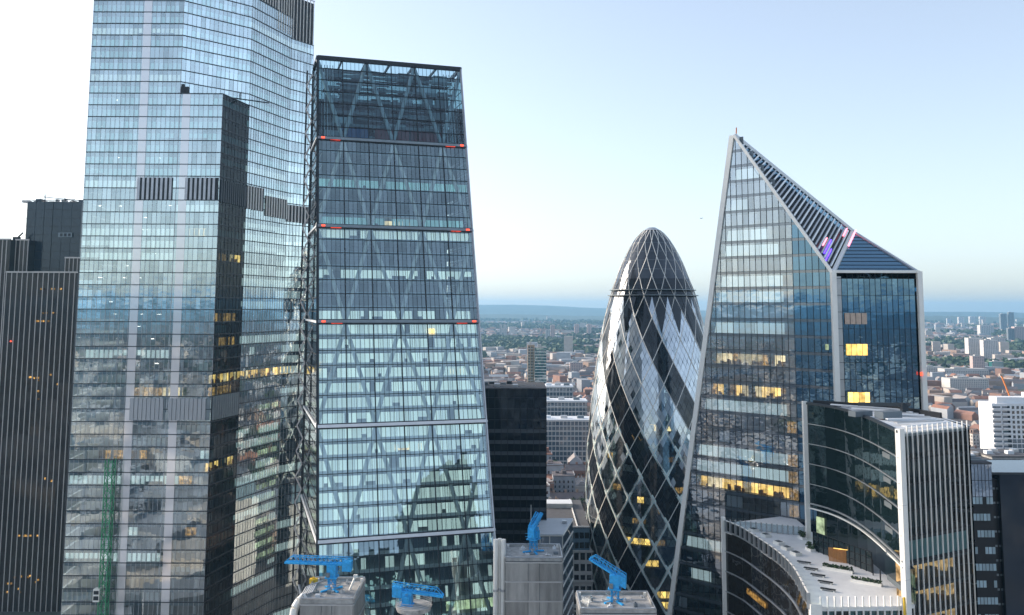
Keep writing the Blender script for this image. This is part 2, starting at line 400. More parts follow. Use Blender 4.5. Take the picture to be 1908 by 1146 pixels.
# ================================================================== tall faceted tower on the left
def tall_tower():
    Y0 = 320.0
    def px(u, Y, v=100): q = atY(u, v, Y); return (q.x, q.y)
    p0 = px(170, Y0); p1 = px(339, Y0); p2 = px(468, 339); p3 = px(543, 366); p4 = px(584, 376)
    q1 = px(415, Y0, 190)
    back = [(p4[0] - 6, 400), (p0[0] + 8, 405), (p0[0] - 3, 345)]
    upper = [p0, p1, p2, p3, p4] + back
    lower = [p0, q1, p2, p3, p4] + back
    t = thing('glass_tower', 'tallest faceted pale blue glass tower at the left with stepped front', 'skyscraper', (p1[0], 345, 0))
    SH = 4.4; ZB = 17.6; ZT = 277.2
    zstep = 4.4 * round(atY(400, 178, Y0).z / 4.4)
    # floor slabs and ceilings
    for k in range(int(ZB / SH), int(ZT / SH)):
        z = k * SH; mb = MB()
        mb.prism(inset(lower if z < zstep - 1 else upper, .45), z - .55, z + .1, 0, .5, side=True)
        mb.build('floor_slab', M['slab'], t)
    mb = MB(); mb.prism(inset(upper, 13), 0, ZT + 4, 0); mb.build('core', M['core'], t)
    roof = MB(); roof.prism([p1, q1, p2], zstep - .3, zstep + .15, 0); roof.build('step_roof', M['frame_dark'], t)
    mb = MB(); q = atY(345, 178, Y0 + 3); mb.box((q.x, Y0 + .7, zstep + .2), 4.4, 1.3, 2.4); mb.box((q.x - .5, Y0 + .7, zstep + 2.6), 2, 1, 1.0)
    mb.build('roof_unit', M['frame_black'], t)
    mb = MB(); a = atY(452, 185, 330); mb.bar((a.x - 4, a.y, zstep + .8), (a.x + 8, a.y + 7, zstep + .5), .5, .4); mb.bar((a.x - 1, a.y, zstep), (a.x - 1, a.y, zstep + 3), .4)
    mb.build('cleaning_cradle', M['frame_dark'], t)
    # facets: name, plan points, z range, glass, pane width
    def facet(a, b, z0, z1, key, pw=1.72):
        A, B = Vector((*a, 0)), Vector((*b, 0)); L = (B - A).length
        F = Face((A.x, A.y, 0), B - A, (0, 0, 1)); pw = 2.4 if key == 'strip' else pw; n = max(2, round(L / pw)); w = L / n
        poly = [(0, z0), (L, z0), (L, z1), (0, z1)]
        gl = M['glass_bump'] if key == 'strip' else None
        nst = int(round((z1 - z0) / SH))
        for s in range(nst):
            z = z0 + s * SH; zc = z + SH / 2
            mb = MB()
            for i in range(n): F.pane(mb, poly, i * w, (i + 1) * w, z, z + SH, 0, .03, .0016)
            mb.build('glazing_band', gl or (M['glass_tall'] if z > 128 else M['glass_tall_low']), t, 'stuff')
            # slab-edge spandrel behind the glass
            sp = MB(); sh = 1.55 if z > 150 else 1.15
            sp.obox(F.p(.1, z + SH - sh, -.40), F.U * (L - .2), F.N * .18, F.W * sh, 0, rng.random())
            sp.build('spandrel', M['spandrel_dark'] if key == 'strip' else M['spandrel'], t)
            # blinds in runs
            if key == 'strip':
                prob = .12 if not 4 < (s % 9) < 6 else .5
            else:
                prob = .97 if z > 195 else (.30 if z > 125 else .20)
                if key in ('right1', 'right2', 'right3'): prob = .9 if z > 140 else .35
            bl = MB(); i = 0; cover = .97 if rng.random() < prob else .06
            if key == 'front' and s in (0, 1): pass
            while i < n:
                run = rng.choice((2, 3, 4, 6, 8)); on = rng.random() < cover; hh = 1.0 if rng.random() < .9 else .7
                if on:
                    for j in range(i, min(n, i + run)):
                        top = z + SH - sh - .04; bot = top - (SH - sh - .3) * hh
                        F.pane(bl, poly, j * w + .10, (j + 1) * w - .10, bot, top, -.75, .06, .0, 0, rng.random())
                i += run
            bl.build('blind', M['blind_teal'] if (key == 'strip') else (M['blind_lit_teal'] if (z > 185 and rng.random() < .75) else (M['blind_lit'] if rng.random() < .6 else M['blind'])), t, 'stuff')
        # mullions and transoms
        mb = MB()
        for i in range(n + 1): F.vbar(mb, poly, min(max(i * w, .05), L - .05), .09 if key != 'strip' else .10, .16, .04)
        mb.build('mullion', M['frame_dark'] if key == 'strip' else M['frame_pale'], t, 'stuff')
        for s in range(nst + 1):
            mb = MB(); F.hbar(mb, poly, min(max(z0 + s * SH, z0 + .1), z1 - .1), .30, .26, .1); mb.build('transom', M['frame_dark'], t)
        return F, L, w, n, poly
    F, L, w, n, poly = facet(p0, p1, ZB, ZT, 'front')
    F2, L2, w2, n2, poly2 = facet(p1, q1, ZB, zstep, 'front2')
    Fs, Ls, ws, ns, polys = facet(q1, p2, ZB, zstep, 'strip')
    facet(p1, p2, zstep, ZT, 'upper2')
    Fr, Lr, wr, nr, polyr = facet(p2, p3, ZB, ZT - 13.2, 'right1')
    Fq, Lq, wq, nq, polyq = facet(p3, p4, ZB, ZT - 22, 'right2')
    for a_, b_ in zip([p4] + back, back + [p0]):
        mb = MB(); k_ = max(1, int((Vector(b_) - Vector(a_)).length / 6))
        for i in range(k_):
            for z_ in frange(ZB, ZT, 8.8):
                u_, v_ = Vector(a_).lerp(Vector(b_), i / k_), Vector(a_).lerp(Vector(b_), (i + 1) / k_)
                mb.face([(u_.x, u_.y, z_), (v_.x, v_.y, z_), (v_.x, v_.y, min(z_ + 8.8, ZT)), (u_.x, u_.y, min(z_ + 8.8, ZT))], 0, rng.random())
        mb.build('rear_glazing', M['glass_rail'], t, 'stuff')
    # pale full-height column casings behind the front glass
    for u in (255, 335):
        q = atY(u + 8, 300, Y0); du = q.x - p0[0]; mb = MB()
        mb.box((q.x, Y0 - .09, ZB), 2.9, .08, (ZT if u < 300 else zstep) - ZB); mb.build('column_casing', M['frit'], t)
    for (FF, LL, st, z1) in ((F, L, 9.3, 175), (F2, L2, 8.0, 175), (Fs, Ls, 9.0, zstep), (Fr, Lr, 9, 170), (Fq, Lq, 9, 170)):
        for u in frange(st * .55, LL, st):
            mb = MB(); a = FF.p(u, ZB, -1.4); mb.tube(a, a + Vector((0, 0, z1 - ZB)), .5, n=8); mb.build('column', M['casing'], t)
    # louvre bands
    def louvres(FF, LL, u0, u1, z, h, name, m1, m2, step=1.15, wd=.62):
        mb = MB(); mb.obox(FF.p(u0, z, .02), FF.U * (u1 - u0), FF.N * .2, FF.W * h); mb.build(name, M[m1], t)
        for u in frange(u0 + .2, u1 - wd, step):
            mb = MB(); mb.obox(FF.p(u, z, .20), FF.U * wd, FF.N * .35, FF.W * h); mb.build('louvre', M[m2], t)
    za = atY(300, 372, Y0).z; zb = atY(300, 331, Y0).z
    ua = lambda u, v: atY(u, v, Y0).x - p0[0]
    louvres(F, L, ua(256, 350), ua(322, 350), za, zb - za, 'louvre_panel', 'frame_black', 'frame_pale', 1.65, .85)
    louvres(F2, L2, max(.3, atY(345, 350, Y0).x - p1[0]), L2 - .4, za, zb - za, 'louvre_panel', 'frame_black', 'frame_pale', 1.65, .85)
    zc = atY(300, 783, Y0).z; zd = atY(300, 742, Y0).z
    louvres(F, L, ua(242, 760), ua(308, 760), zc, zd - zc, 'louvre_panel', 'frame_grey', 'frit_grey', 1.5, 1.3)
    louvres(F2, L2, .5, L2 - .3, zc, zd - zc, 'louvre_panel', 'frame_grey', 'frit_grey', 1.5, 1.3)
    louvres(Fs, Ls, .2, Ls - .2, zc, zd - zc + .6, 'louvre_panel', 'frame_dark', 'frame_grey', 1.5, 1.2)
    louvres(Fs, Ls, .2, Ls - .2, za - .6, zb - za, 'louvre_panel', 'frame_dark', 'frame_dark', 1.5, 1.0)
    louvres(Fr, Lr, .2, Lr * .4, za - 1, zb - za + 1, 'louvre_panel', 'frame_black', 'white_metal', 1.8, .6)
    louvres(Fr, Lr, Lr * .45, Lr - .2, za - 2.5, zb - za, 'louvre_panel', 'frame_black', 'white_metal', 1.8, .6)
    louvres(Fq, Lq, .2, Lq - .2, za - 3.4, zb - za - 1, 'louvre_panel', 'frame_black', 'white_metal', 1.8, .6)
    # crown of dark slats with white fins at the top right
    def crown(FF, u0, u1, z0, z1):
        mb = MB(); mb.obox(FF.p(u0, z0, -.8), FF.U * (u1 - u0), FF.N * .7, FF.W * (z1 - z0)); mb.build('crown_screen', M['frame_black'], t)
        for u in frange(u0 + .3, u1 - .3, 1.85):
            mb = MB(); mb.obox(FF.p(u, z0, -.1), FF.U * .22, FF.N * .4, FF.W * (z1 - z0 + .8)); mb.build('crown_fin', M['white_metal'], t)
        mb = MB(); mb.bar(FF.p(u0, z1 + 1.1, .1), FF.p(u1, z1 + 1.1, .1), .25, .5); mb.build('crown_rail', M['frame_pale'], t)
    crown(Fr, Lr * .62, Lr - .1, ZT - 21, ZT - 2); crown(Fr, .2, Lr * .62, ZT - 13, ZT - .5); crown(Fq, .1, Lq - .1, ZT - 22.2, ZT - 3.5)
    # lit rooms: warm boxes behind the glass
    def lit(FF, u0, u1, z, m='lit', h=2.9, d=-1.5):
        mb = MB(); k = max(1, int((u1 - u0) / 2.2))
        for i in range(k):
            a = u0 + (u1 - u0) * i / k; mi = rng.choice((0, 0, 0, 1, 2)) if m == 'lit' else 0
            mb.face([FF.p(a, z, d), FF.p(a + (u1 - u0) / k, z, d), FF.p(a + (u1 - u0) / k, z + h, d), FF.p(a, z + h, d)], mi, rng.random())
        mb.build('lit_room', [M[m], M['lit_pale'], M['lit_dim']], t, 'stuff')
        if m == 'lit':
            fu = MB()
            for i in range(k * 2): fu.obox(FF.p(rng.uniform(u0, u1 - .8), z, d + .1), FF.U * rng.uniform(.3, .9), FF.N * .4, FF.W * rng.uniform(.5, 1.5))
            fu.build('furniture', M['timber'], t, 'stuff')
    fl = lambda v, Y=Y0: SH * math.floor(atY(400, v, Y).z / SH) + .15
    lit(Fs, .3, Ls - .2, fl(708)); lit(Fr, .2, Lr - .3, fl(690, 345) , 'lit'); lit(Fq, .2, Lq - .5, fl(684, 370), 'lit')
    lit(Fs, .3, Ls * .8, fl(728), 'lit_dim'); lit(Fs, Ls * .2, Ls * .45, fl(465), 'lit_dim'); lit(Fs, Ls * .6, Ls - .3, fl(465), 'lit')
    lit(Fs, Ls * .3, Ls * .9, fl(628), 'lit_dim'); lit(Fs, .4, Ls - .3, fl(866), 'lit'); lit(Fs, Ls * .1, Ls * .9, fl(580), 'lit_dim')
    lit(F, ua(300, 728), ua(338, 728), fl(726), 'lit_pale'); lit(F, ua(240, 728), ua(300, 728), fl(726), 'lit_dim')
    lit(F, ua(305, 896), ua(330, 896), fl(896), 'lit_dim'); lit(F2, L2 * .3, L2 * .7, fl(436), 'lit_pale')
    lit(F2, L2 * .1, L2 * .6, fl(900), 'lit_dim'); lit(F, ua(180, 852), ua(270, 852), fl(852), 'lit_dim'); lit(F2, L2*.5, L2*.8, fl(980), 'lit_dim')
    for k in range(14):                                   # greenish bright rooms at the low right edge
        z = SH * (round(atY(520, 760, 355).z / SH) - k * 1) + .5
        if z > ZB: lit(Fr, Lr * .52, Lr - .4, z, 'lit_green', 1.9, -1.2)
    # small ceiling lamps
    for s in range(30):
        z = ZB + SH * (rng.randrange(22, 46)) + 2.6; u = rng.uniform(3, L - 3)
        mb = MB(); mb.obox(F.p(u, z, -rng.uniform(2, 5)), F.U * .9, F.N * .5, F.W * .12); mb.build('ceiling_lamp', M['white_lamp'], t)
    return t
tall_tower()

# ================================================================== crane reflection in its glass, built as a solid green mast
def mast_reflection():
    c = atY(199, 1000, 316.5); top = atY(199, 856, 316.5).z; w = 1.25
    t = thing('reflected_mast', 'green lattice mast with white cab standing in for a crane reflection in the tall glass tower', 'mast', (c.x, c.y, 0))
    cs = [(-w, -w), (w, -w), (w, w), (-w, w)]
    mb = MB()
    for a, b in cs: mb.bar((c.x + a, c.y + b, 0), (c.x + a, c.y + b, top), .26)
    mb.build('mast_leg', M['crane_green'], t, 'stuff')
    mb = MB(); z = 0; k = 0
    while z < top - 2.6:
        for i in range(4):
            a, b = cs[i], cs[(i + 1) % 4]; e, f = (a, b) if k % 2 else (b, a)
            mb.bar((c.x + e[0], c.y + e[1], z), (c.x + f[0], c.y + f[1], z + 2.6), .15)
            mb.bar((c.x + a[0], c.y + a[1], z), (c.x + b[0], c.y + b[1], z), .15)
        z += 2.6; k += 1
    mb.build('lattice', M['crane_green'], t, 'stuff')
    q = atY(181, 1120, 315.5); mb = MB(); mb.box((q.x, q.y, q.z), 2.2, 2.2, 4.2); cab = mb.build('cab', M['white_metal'], t)
    mb = MB(); mb.box((q.x, q.y - 1.12, q.z + .6), 1.7, .1, 1.3); mb.box((q.x, q.y - 1.12, q.z + 2.5), 1.7, .1, 1.2); mb.build('cab_window', M['frame_black'], cab, 'stuff')
mast_reflection()

# ================================================================== sloping wedge tower with diagonal bracing
WTL = atY(592, 106, 283); WBL = atY(600, 1010, 240); WTR = atY(858, 131, 297)
def wedge_tower():
    t = thing('wedge_tower', 'sloping teal glass wedge tower with white diagonal braces and red corner lamps', 'skyscraper', (-40, 270, 0))
    Uh = Vector((WTR.x - WTL.x, WTR.y - WTL.y, 0)); Wd = Uh.length; Uh.normalize()
    Nh = Vector((Uh.y, -Uh.x, 0))                    # outward (towards the camera)
    lean = ((WBL - WTL).dot(Nh)) / (WTL.z - WBL.z)   # forward metres per metre down
    up = Vector((-Nh.x * lean, -Nh.y * lean, 1)); k = up.length
    O = WTL - up * WTL.z                             # foot of the left edge at z=0
    F = Face(O, Uh, up)
    H = WTL.z; LV = (WTL.z - WBL.z) / 5.0; SH = LV / 7
    poly = [(0, 0), (Wd, 0), (Wd, H * k), (0, H * k)]
    bays = 6; bw = Wd / bays; sub = 6
    lv = [H - LV * i for i in range(9)]              # level lines, downwards
    lv = [z for z in lv if z > -1]
    DT = 16.0; back0 = O - up * 0
    def plan(z, d0=0.0, d1=0.0):                     # plan polygon at height z
        a = O + up * z; depth = DT + lean * (H - z)
        f0 = a - Nh * d0; b0 = a - Nh * (depth - d1)
        e = Uh * d0
        return [tuple((f0 + e)[:2]), tuple((f0 + Uh * Wd - e)[:2]), tuple((b0 + Uh * Wd - e)[:2]), tuple((b0 + e)[:2])]
    # window panels, one per bay and storey
    nst = int(H / SH)
    for s in range(nst):
        z = H - (s + 1) * SH
        if z < 0: break
        attic = s < 7
        for b in range(bays):
            mb = MB()
            for i in range(sub):
                u0 = b * bw + i * bw / sub
                F.pane(mb, poly, u0, u0 + bw / sub, z * k, (z + SH) * k, 0, .03, .0022)
            mb.build('window_panel', M['glass_attic'] if attic else M['glass_wedge'], t, 'stuff')
        mb = MB(); F.hbar(mb, poly, z * k + .05, .16, .2, .08); mb.build('transom', M['frame_black'], t)
        if not attic:
            # slab with dark edge and a light recess of blinds
            mb = MB(); mb.prism(plan(z, 1.6, .3), z - .45, z + .05); mb.build('floor_slab', M['slab'], t)
            mb = MB(); mb.obox(F.p(.3, (z + .1) * k, -1.5), F.U * (Wd - .6), F.N * .15, F.W * .95 * k); mb.build('spandrel', M['brace'] if s > 20 else M['spandrel'], t)
            low = s > 20
            dark = s in (7, 8, 9, 11, 12, 15, 16, 18, 19)
            prob = .97 if low else (.01 if dark else .93)
            if s in (10, 13, 14, 17, 20): prob = .97
            if s > 34: prob = .35
            bl = MB(); x = .4
            while x < Wd - 1:
                wdt = rng.choice((.7, .9, 1.25, 1.3, 2.0, 2.6)); gap = rng.choice((.12, .15, .15, .25)); gap = .12 if low else gap
                if rng.random() < prob:
                    zt = z + SH - .35; zb = z + 1.05
                    if rng.random() < .05: zb = z + 2.1
                    F.pane(bl, poly, x, min(x + wdt, Wd - .4), zb * k, zt * k, -1.9, 0, 0, 0, rng.random())
                x += wdt + gap
            bl.build('blind', M['blind_lit'] if s > 13 else M['blind_lit_teal'], t, 'stuff')
    # mullions
    for i in range(bays * sub + 1):
        big = i % sub == 0
        if big:
            mb = MB(); F.vbar(mb, poly, min(max(i * bw / sub, .12), Wd - .12), .30, .35, .15); mb.build('mullion', M['frame_black'], t)
    mb = MB()
    for i in range(bays * sub + 1):
        if i % sub: F.vbar(mb, poly, i * bw / sub, .10, .16, .06)
    mb.build('thin_mullion', M['frame_black'], t, 'stuff')
    # level beams with braces behind the glass
    for i, z in enumerate(lv):
        zz = min(z, H - .4)
        mb = MB(); F.hbar(mb, poly, zz * k, 1.5, .3, .12); b = mb.build('level_recess', M['frame_black'], t)
        if i:
            mb = MB(); F.hbar(mb, poly, zz * k, .85, .5, .3); mb.build('level_beam', M['casing'] if i > 3 else M['frame_grey'], b)
            for u in (1.6, Wd - 1.6):
                if i in (1, 2, 3):
                    mb = MB(); p = F.p(u, zz * k, .75); mb.box(p - Vector((0, 0, .3)), 1.0, .5, .45, math.atan2(Uh.y, Uh.x)); mb.build('marker_lamp', M['red_lamp'], b)
                    mb = MB(); e_ = 2.2 if u < 5 else -5.4; pa_, pb_ = F.p(u + e_, zz * k - .62, .5), F.p(u + e_ + 3.2, zz * k - .62, .5); mb.bar(pa_, pb_, .12, .14); mb.build('marker_strip', M['lit_red'], b)
    for i in range(len(lv)):
        z1 = lv[i]; z0 = lv[i + 1] if i + 1 < len(lv) else 0
        for h in range(7):
            a, b2 = (h - 1), h
            ua, ub = min(max(a, 0), 6), min(max(b2, 0), 6)
            if ua == ub: continue
            top_even = (i % 2 == 0)                   # nodes on even bay lines at the top of this level
            ue = ua if ua % 2 == 0 else ub; uo = ua + ub - ue
            ut, ubm = (ue, uo) if top_even else (uo, ue)
            mb = MB(); mb.tube(F.p(ut * bw, z1 * k - .5, -.95), F.p(ubm * bw, z0 * k + .5, -.95), .64, n=10); mb.build('brace', M['brace'], t, smooth=False)
    # sides, back and roof
    zb = 0
    back = O - Nh * (DT + lean * H) ; bz = H
    for side, x in (('west', 0), ('east', Wd)):
        b0 = O + Uh * x
        bb = b0 - Nh * (DT + lean * H)
        mb = MB(); ft = b0 + up * H
        nrow = 54
        for s in range(nrow):
            z0, z1 = H * s / nrow, H * (s + 1) / nrow
            fa, fb = b0 + up * z0, b0 + up * z1; da = Vector((bb.x, bb.y, z0)); db = Vector((bb.x, bb.y, z1))
            nc = 9
            for c in range(nc):
                P = lambda A, B, q: A + (B - A) * q
                q0, q1 = (c + .01) / nc, (c + .99) / nc
                f = [P(fa, da, q0), P(fa, da, q1), P(fb, db, q1), P(fb, db, q0)]
                if side == 'west': f.reverse()
                mb.face(f, 0, rng.random())
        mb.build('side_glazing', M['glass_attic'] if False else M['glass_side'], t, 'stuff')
        mb = MB()
        for s in range(1, nrow):
            z0 = H * s / nrow; fa = b0 + up * z0; mb.bar(fa, Vector((bb.x, bb.y, z0)), .2)
        mb.build('side_transom', M['frame_black'], t, 'stuff')
        mb = MB(); mb.bar(b0, ft, .7, .7); mb.build('edge_post', M['frame_black'] if x == 0 else M['silver'], t)
        for i, z in enumerate(lv[1:]):
            fa = b0 + up * z; mb = MB(); off = -Uh * .3 if x == 0 else Uh * .3
            mb.bar(fa + off, Vector((bb.x, bb.y, z)) + off, .4, .6); mb.build('side_beam', M['brace'], t)
    # dark mass inside the side, north core behind
    mb = MB(); c = back + Uh * Wd / 2 - Nh * 14; mb.box((c.x, c.y, 0), Wd * .92, 26, H - 10, math.atan2(Uh.y, Uh.x)); mb.build('north_core', M['frame_dark'], t)
    mb = MB(); mb.prism([tuple((O + up * lv[1] - Nh * 9 + Uh * 4)[:2]), tuple((O + up * lv[1] - Nh * 9 + Uh * (Wd - 4))[:2]), tuple((back + Nh * .5 + Uh * (Wd - 4))[:2]), tuple((back + Nh * .5 + Uh * 4)[:2])], 0, lv[1] - 1); mb.build('inner_wall', M['slab_dark'], t)
    mb = MB(); mb.prism(plan(lv[1], .6, .3), lv[1] - .5, lv[1]); mb.build('plant_floor', M['slab_dark'], t)
    a = O + up * H
    for (p, q) in ((a, a + Uh * Wd), (a - Nh * DT, a - Nh * DT + Uh * Wd), (a, a - Nh * DT), (a + Uh * Wd, a + Uh * Wd - Nh * DT)):
        mb = MB(); mb.bar(p, q, .9, 1.1); mb.build('roof_beam', M['frame_black'], t)
    for j in range(1, 6):
        mb = MB(); p = a + Uh * Wd * j / 6; mb.bar(p, p - Nh * DT, .5, .8); mb.build('roof_rafter', M['frame_dark'], t)
    mb = MB(); bq = a - Nh * (DT - .3); zl = lv[1]
    mb.face([Vector((bq.x, bq.y, zl)), Vector((bq.x, bq.y, zl)) + Uh * Wd, bq + Uh * Wd, bq]); mb.build('rear_screen', M['glass_side'], t)
    # plant inside the open attic
    zf = lv[1]; r2 = random.Random(5)
    def inn(u, d, z): return a + up * (z - H) + Uh * u - Nh * d
    for row in range(6):
        z = zf + 1.5 + row * 4.4
        mb = MB(); p = inn(2.5, 4, z); q = inn(Wd - 2.5, 4, z); mb.bar(p, q, .5, .9); mb.build('plant_beam', M['frame_grey'], t)
        mb = MB(); p = inn(2.5, 10, z); q = inn(Wd - 2.5, 10, z); mb.bar(p, q, 4.0, .25); mb.build('plant_deck', M['frame_dark'], t)
        x = 3.0
        while x < Wd - 5:
            wdt = r2.uniform(1.5, 6.5); 
            if r2.random() < .8:
                mb = MB(); p = inn(x + wdt / 2, r2.uniform(6, 11), z + .3); mb.box(p, wdt, r2.uniform(2, 4), r2.uniform(1.2, 3.2), math.atan2(Uh.y, Uh.x)); mb.build('plant_unit', M[r2.choice(('duct', 'frame_dark', 'frame_grey', 'core'))], t)
            x += wdt + r2.uniform(.2, 1.0)
        for j in range(2):
            x0 = r2.uniform(4, Wd * .5); x1 = x0 + r2.uniform(8, 22); x1 = min(x1, Wd - 3)
            mb = MB(); mb.tube(inn(x0, 3.2, z + r2.uniform(.8, 2.6)), inn(x1, 3.2, z + r2.uniform(.8, 2.6)), r2.uniform(.15, .38), n=8); mb.build('duct_pipe', M['duct'], t)
    for x in list(frange(1.5, 6, .9)) + list(frange(Wd - 5.5, Wd - 1.2, .9)):
        mb = MB(); mb.bar(inn(x, 2.5, zf + 1), inn(x, 2.5, H - 2), .22); mb.build('riser_pipe', M['casing'], t)
    mb = MB(); p = inn(Wd * .25, 3.6, zf + 1.1); mb.box(p, 8.5, 2, 3.2, math.atan2(Uh.y, Uh.x)); mb.build('plant_container', M['plant_blue'], t)
    for xx, ww in ((.50, 11), (.74, 10.5)):
        mb = MB(); p = inn(Wd * xx, 3.6, zf + 1.1); mb.box(p, ww, 2, 3.6, math.atan2(Uh.y, Uh.x)); mb.build('plant_container', M['plant_red'], t)
    # lit spots
    def lit(u0, u1, z, m='lit', h=2.2, d=-2.0):
        mb = MB(); n = max(1, int((u1 - u0) / 1.5))
        for i in range(n):
            x0 = u0 + (u1 - u0) * i / n; x1 = x0 + (u1 - u0) / n * .9
            mb.face([F.p(x0, z * k, d), F.p(x1, z * k, d), F.p(x1, (z + h) * k, d), F.p(x0, (z + h) * k, d)], 0, rng.random())
        mb.build('lit_room', M[m], t, 'stuff')
    lit(Wd * .42, Wd * .62, lv[2] + 1.4, 'lit_pale', 1.6); lit(Wd * .68, Wd * .72, lv[3] - 3.2, 'lit', 1.4, -.9); lit(Wd * .80, Wd * .96, lv[3] - 14.8, 'lit_pale', 1.6)
    lit(Wd * .18, Wd * .28, lv[3] - 18.6, 'lit_pale', 1.6); lit(Wd * .42, Wd * .62, lv[4] - 6.6, 'lit_pale', 1.6)
    lit(Wd * .70, Wd * .98, lv[6] + 10, 'lit_green', 3.0, -1.4)
    # warm rooms in the west side
    b0 = O
    for z in (atY(575, 695, 262).z, atY(575, 850, 262).z):
        mb = MB(); fa = b0 + up * z
        P = lambda q, zz: fa - Nh * q + Uh * .5 + Vector((0, 0, zz))
        mb.face([P(2, 3.6), P(13, 3.6), P(13, 0), P(2, 0)], 0, .5); mb.build('lit_room', M['lit' if z > 110 else 'lit_dim'], t)
    # zig-zag ladder mast at the back left corner
    r = 1.0
    pa = atY(576, 300, 300); mb = MB(); mb2 = MB()
    x, y = pa.x - .5, pa.y
    mb.bar((x - r, y, 0), (x - r, y, H), .5); mb.bar((x + r, y, 0), (x + r, y, H), .5); mb.build('ladder_rail', M['frame_black'], t, 'stuff')
    for i, z in enumerate(frange(0, H - 4, 4.11)):
        s = 1 if i % 2 else -1
        mb2 = MB(); mb2.bar((x - r * s, y - .3, z), (x + r * s, y - .3, z + 4.0), .42); mb2.build('ladder_brace', M['fin'], t)
M['lit_red'] = emit('red marker strip', (1.0, .08, .04), .5, .4)
wedge_tower()

# ================================================================== bullet shaped tower with spiral bands
EGG = [(0, 27.4), (14.7, 29.2), (35, 30.2), (50, 30.5), (67, 30.4), (80, 29.7), (95.5, 28.3), (111.7, 26.2), (123.6, 24.3), (135.7, 21.9), (147.8, 18.8),
       (154.6, 16.4), (163.8, 12.7), (171.8, 8.4), (175.5, 5.4), (177.3, 3.2), (178.2, 0.6)]
def egg_r(z):
    # Catmull-Rom through the profile
    P = EGG
    for i in range(len(P) - 1):
        if P[i][0] <= z <= P[i + 1][0]:
            t = (z - P[i][0]) / (P[i + 1][0] - P[i][0])
            m0 = (P[i + 1][1] - P[max(i - 1, 0)][1]) / (P[i + 1][0] - P[max(i - 1, 0)][0]) * (P[i + 1][0] - P[i][0])
            j = min(i + 2, len(P) - 1)
            m1 = (P[j][1] - P[i][1]) / (P[j][0] - P[i][0]) * (P[i + 1][0] - P[i][0])
            t2, t3 = t * t, t * t * t
            return max(.3, (2 * t3 - 3 * t2 + 1) * P[i][1] + (t3 - 2 * t2 + t) * m0 + (-2 * t3 + 3 * t2) * P[i + 1][1] + (t3 - t2) * m1)
    return P[-1][1]
